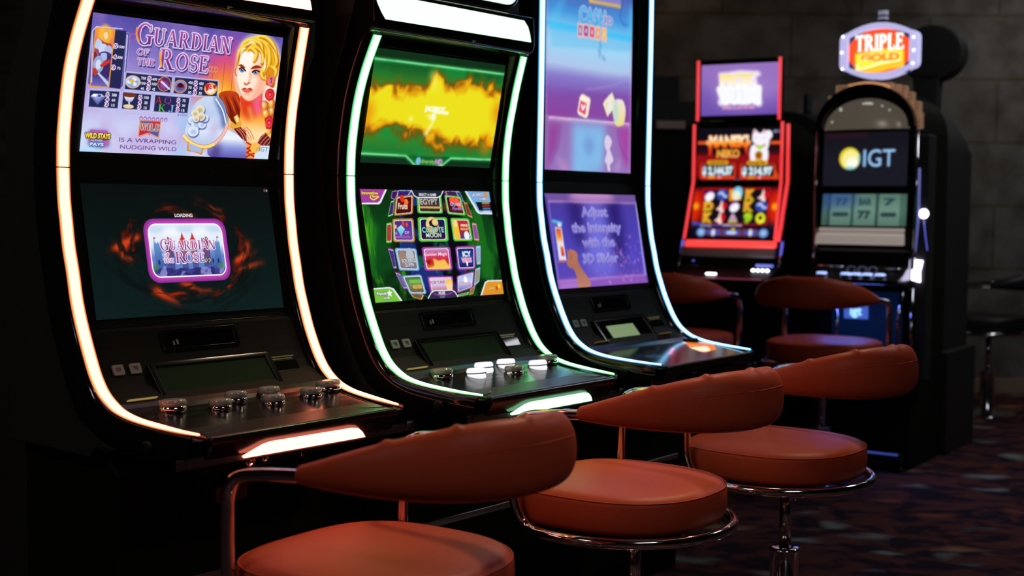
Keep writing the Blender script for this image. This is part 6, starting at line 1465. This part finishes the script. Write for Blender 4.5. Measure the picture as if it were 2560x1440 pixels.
# ------------------------------------------------------------------ room
def carpet_mat():
    m = mat('patterned_carpet', (.05, .02, .02), rough=.95, spec=.15)
    nt = m.node_tree; N = nt.nodes; L = nt.links; b = N['Principled BSDF']
    tc = N.new('ShaderNodeTexCoord'); mp = N.new('ShaderNodeMapping'); mp.inputs['Rotation'].default_value = (0, 0, R_(35)); mp.inputs['Scale'].default_value = (1, 1.5, 1)
    L.new(tc.outputs['Object'], mp.inputs['Vector'])
    nz = N.new('ShaderNodeTexNoise'); nz.inputs['Scale'].default_value = 3.2; nz.inputs['Detail'].default_value = 2; L.new(mp.outputs['Vector'], nz.inputs['Vector'])
    ad = N.new('ShaderNodeMix'); ad.data_type = 'VECTOR'; ad.inputs[0].default_value = .30
    L.new(mp.outputs['Vector'], ad.inputs[4]); L.new(nz.outputs['Color'], ad.inputs[5])
    v = N.new('ShaderNodeTexVoronoi'); v.inputs['Scale'].default_value = 4.6; v.feature = 'F1'; L.new(ad.outputs[1], v.inputs['Vector'])
    n2 = N.new('ShaderNodeTexNoise'); n2.inputs['Scale'].default_value = 9; n2.inputs['Detail'].default_value = 3; L.new(ad.outputs[1], n2.inputs['Vector'])
    r1 = N.new('ShaderNodeValToRGB'); r1.color_ramp.elements[0].position = .10; r1.color_ramp.elements[0].color = (1, 1, 1, 1); r1.color_ramp.elements[1].position = .34; r1.color_ramp.elements[1].color = (0, 0, 0, 1)
    L.new(v.outputs['Distance'], r1.inputs['Fac'])
    cr = N.new('ShaderNodeValToRGB'); cr.color_ramp.interpolation = 'CONSTANT'
    els = cr.color_ramp.elements; els[0].position = 0; els[0].color = (.34, .40, .38, 1); els[1].position = .34; els[1].color = (.36, .10, .06, 1)
    e = els.new(.6); e.color = (.30, .34, .33, 1); e = els.new(.8); e.color = (.42, .22, .13, 1)
    sp = N.new('ShaderNodeSeparateColor'); L.new(v.outputs['Color'], sp.inputs['Color']); L.new(sp.outputs['Red'], cr.inputs['Fac'])
    bg = N.new('ShaderNodeValToRGB'); be = bg.color_ramp.elements; be[0].position = .42; be[0].color = (.03, .02, .035, 1); be[1].position = .56; be[1].color = (.15, .05, .045, 1)
    L.new(n2.outputs['Fac'], bg.inputs['Fac'])
    mx = N.new('ShaderNodeMix'); mx.data_type = 'RGBA'; L.new(r1.outputs['Color'], mx.inputs[0]); L.new(bg.outputs['Color'], mx.inputs[6]); L.new(cr.outputs['Color'], mx.inputs[7])
    L.new(mx.outputs[2], b.inputs['Base Color'])
    n3 = N.new('ShaderNodeTexNoise'); n3.inputs['Scale'].default_value = 400; bp = N.new('ShaderNodeBump'); bp.inputs['Strength'].default_value = .5; bp.inputs['Distance'].default_value = .004
    L.new(tc.outputs['Object'], n3.inputs['Vector']); L.new(n3.outputs['Fac'], bp.inputs['Height']); L.new(bp.outputs['Normal'], b.inputs['Normal'])
    return m
def block_mat():
    m = mat('stone_block_wall', (.3, .28, .24), rough=.8, spec=.2)
    nt = m.node_tree; N = nt.nodes; L = nt.links; b = N['Principled BSDF']
    tc = N.new('ShaderNodeTexCoord'); mp = N.new('ShaderNodeMapping'); mp.inputs['Rotation'].default_value = (PI / 2, 0, 0)
    sx = N.new('ShaderNodeSeparateXYZ'); cb = N.new('ShaderNodeCombineXYZ'); L.new(tc.outputs['Object'], sx.inputs[0]); L.new(sx.outputs['X'], cb.inputs['X']); L.new(sx.outputs['Z'], cb.inputs['Y'])
    br = N.new('ShaderNodeTexBrick'); br.inputs['Scale'].default_value = 1.0; br.inputs['Brick Width'].default_value = .92; br.inputs['Row Height'].default_value = .42; br.inputs['Mortar Size'].default_value = .012; br.inputs['Mortar Smooth'].default_value = .3
    br.inputs['Color1'].default_value = (.27, .255, .23, 1); br.inputs['Color2'].default_value = (.235, .22, .20, 1); br.inputs['Mortar'].default_value = (.19, .155, .10, 1)
    L.new(cb.outputs[0], br.inputs['Vector'])
    nz = N.new('ShaderNodeTexNoise'); nz.inputs['Scale'].default_value = 5; nz.inputs['Detail'].default_value = 6; L.new(tc.outputs['Object'], nz.inputs['Vector'])
    rp = N.new('ShaderNodeValToRGB'); rp.color_ramp.elements[0].position = .35; rp.color_ramp.elements[0].color = (.55, .52, .48, 1); rp.color_ramp.elements[1].position = .6; rp.color_ramp.elements[1].color = (1, 1, 1, 1); L.new(nz.outputs['Fac'], rp.inputs['Fac'])
    mx = N.new('ShaderNodeMix'); mx.data_type = 'RGBA'; mx.blend_type = 'MULTIPLY'; mx.inputs[0].default_value = 1; L.new(br.outputs['Color'], mx.inputs[6]); L.new(rp.outputs['Color'], mx.inputs[7]); L.new(mx.outputs[2], b.inputs['Base Color'])
    bp = N.new('ShaderNodeBump'); bp.inputs['Strength'].default_value = .4; bp.inputs['Distance'].default_value = .01; L.new(nz.outputs['Fac'], bp.inputs['Height']); L.new(bp.outputs['Normal'], b.inputs['Normal'])
    return m
MAT['carpet'] = carpet_mat(); MAT['blocks'] = block_mat()
MAT['ceiling'] = noise_mat('dark_ceiling', (.05, .048, .045), (.06, .057, .052), 6, rough=.9)
MAT['dark_wall'] = noise_mat('dark_wall', (.045, .04, .036), (.055, .05, .045), 4, rough=.85)
MAT['wood_trim'] = noise_mat('warm_trim', (.35, .24, .17), (.45, .32, .22), 10, rough=.5)
X0, X1, Y0, Y1, ZC = -4.2, 6.2, -2.2, 8.85, 3.1
struct('floor', box(((X0 + X1) / 2, (Y0 + Y1) / 2, -.05), (X1 - X0 + .4, Y1 - Y0 + .4, .1)), 'carpet')
struct('ceiling', box(((X0 + X1) / 2, (Y0 + Y1) / 2, ZC + .05), (X1 - X0 + .4, Y1 - Y0 + .4, .1)), 'ceiling')
struct('wall_back', box(((X0 + X1) / 2, Y1 + .06, ZC / 2), (X1 - X0 + .4, .12, ZC)), 'blocks')
struct('wall_left', box((X0 - .06, (Y0 + Y1) / 2, ZC / 2), (.12, Y1 - Y0 + .4, ZC)), 'dark_wall')
struct('wall_right', box((X1 + .06, (Y0 + Y1) / 2, ZC / 2), (.12, Y1 - Y0 + .4, ZC)), 'dark_wall')
struct('wall_front', box(((X0 + X1) / 2, Y0 - .06, ZC / 2), (X1 - X0 + .4, .12, ZC)), 'dark_wall')
struct('baseboard_back', box(((X0 + X1) / 2, Y1 - .012, .05), (X1 - X0, .024, .1)), 'wood_trim', bevel=.004)
struct('trim_1', box((1.1, Y1 - .03, 1.66), (1.3, .06, .06)), 'wood_trim', bevel=.006)

# ------------------------------------------------------------------ lights: ceiling spots of the gaming floor, and added fill lights
def spot(name, loc, aim, power, col, size=50, blend=.6, r=.16):
    l = bpy.data.lights.new(name, 'SPOT'); l.energy = power; l.color = col; l.spot_size = R_(size); l.spot_blend = blend; l.shadow_soft_size = r
    o = bpy.data.objects.new(name, l); COL.objects.link(o); o.location = loc
    o.rotation_euler = (Vector(aim) - Vector(loc)).to_track_quat('-Z', 'Y').to_euler(); return o
def area(name, loc, aim, power, col, sx, sy):
    l = bpy.data.lights.new(name, 'AREA'); l.energy = power; l.color = col; l.shape = 'RECTANGLE'; l.size = sx; l.size_y = sy
    o = bpy.data.objects.new(name, l); COL.objects.link(o); o.location = loc
    o.rotation_euler = (Vector(aim) - Vector(loc)).to_track_quat('-Z', 'Y').to_euler(); return o
spot('ceiling_spot', (.75, 4.1, 3.05), (.0, 2.7, .6), 95, (1, .74, .46), 40)
spot('ceiling_spot', (1.5, 5.0, 3.05), (.75, 3.6, .6), 72, (1, .74, .48), 34)
area('ceiling_fill_light', (-2.2, .8, 3.05), (-1.2, 2.8, .8), 9, (1, .92, .85), .8, .3)  # unseen, added to lift the first machine's dark side
area('ceiling_fill_light', (1.2, .6, 3.05), (1.0, .8, 0), 9, (.95, .95, 1), 1.2, .3)  # added neutral fill from the camera side
area('ceiling_fill_light', (3.0, 5.6, 3.05), (2.8, 5.6, 0), 12, (.9, .92, 1), 1.2, .3)
area('ceiling_fill_light', (3.6, 7.9, 3.05), (4.0, 8.8, .1), 4.2, (1, .97, .95), .8, .3)
area('ceiling_fill_light', (.9, 8.0, 3.05), (.9, 8.8, 1.9), .8, (1, .62, .38), .6, .2)  # added warm fill that tints the back wall brown
area('blue_fill_light', (tl(-.03, -.15)[0], tl(-.03, -.15)[1], .865), (tl(-.03, -.6)[0], tl(-.03, -.6)[1], 0), .9, (.12, .2, 1), .3, .04)  # added blue fill, colouring the stool seat and carpet
scn.cycles.max_bounces = 6; scn.cycles.diffuse_bounces = 3; scn.cycles.glossy_bounces = 4; scn.cycles.transmission_bounces = 4
scn.cycles.caustics_reflective = False; scn.cycles.caustics_refractive = False
w = bpy.data.worlds.new('world'); scn.world = w; w.use_nodes = True
w.node_tree.nodes['Background'].inputs[0].default_value = (.02, .02, .022, 1); w.node_tree.nodes['Background'].inputs[1].default_value = .3
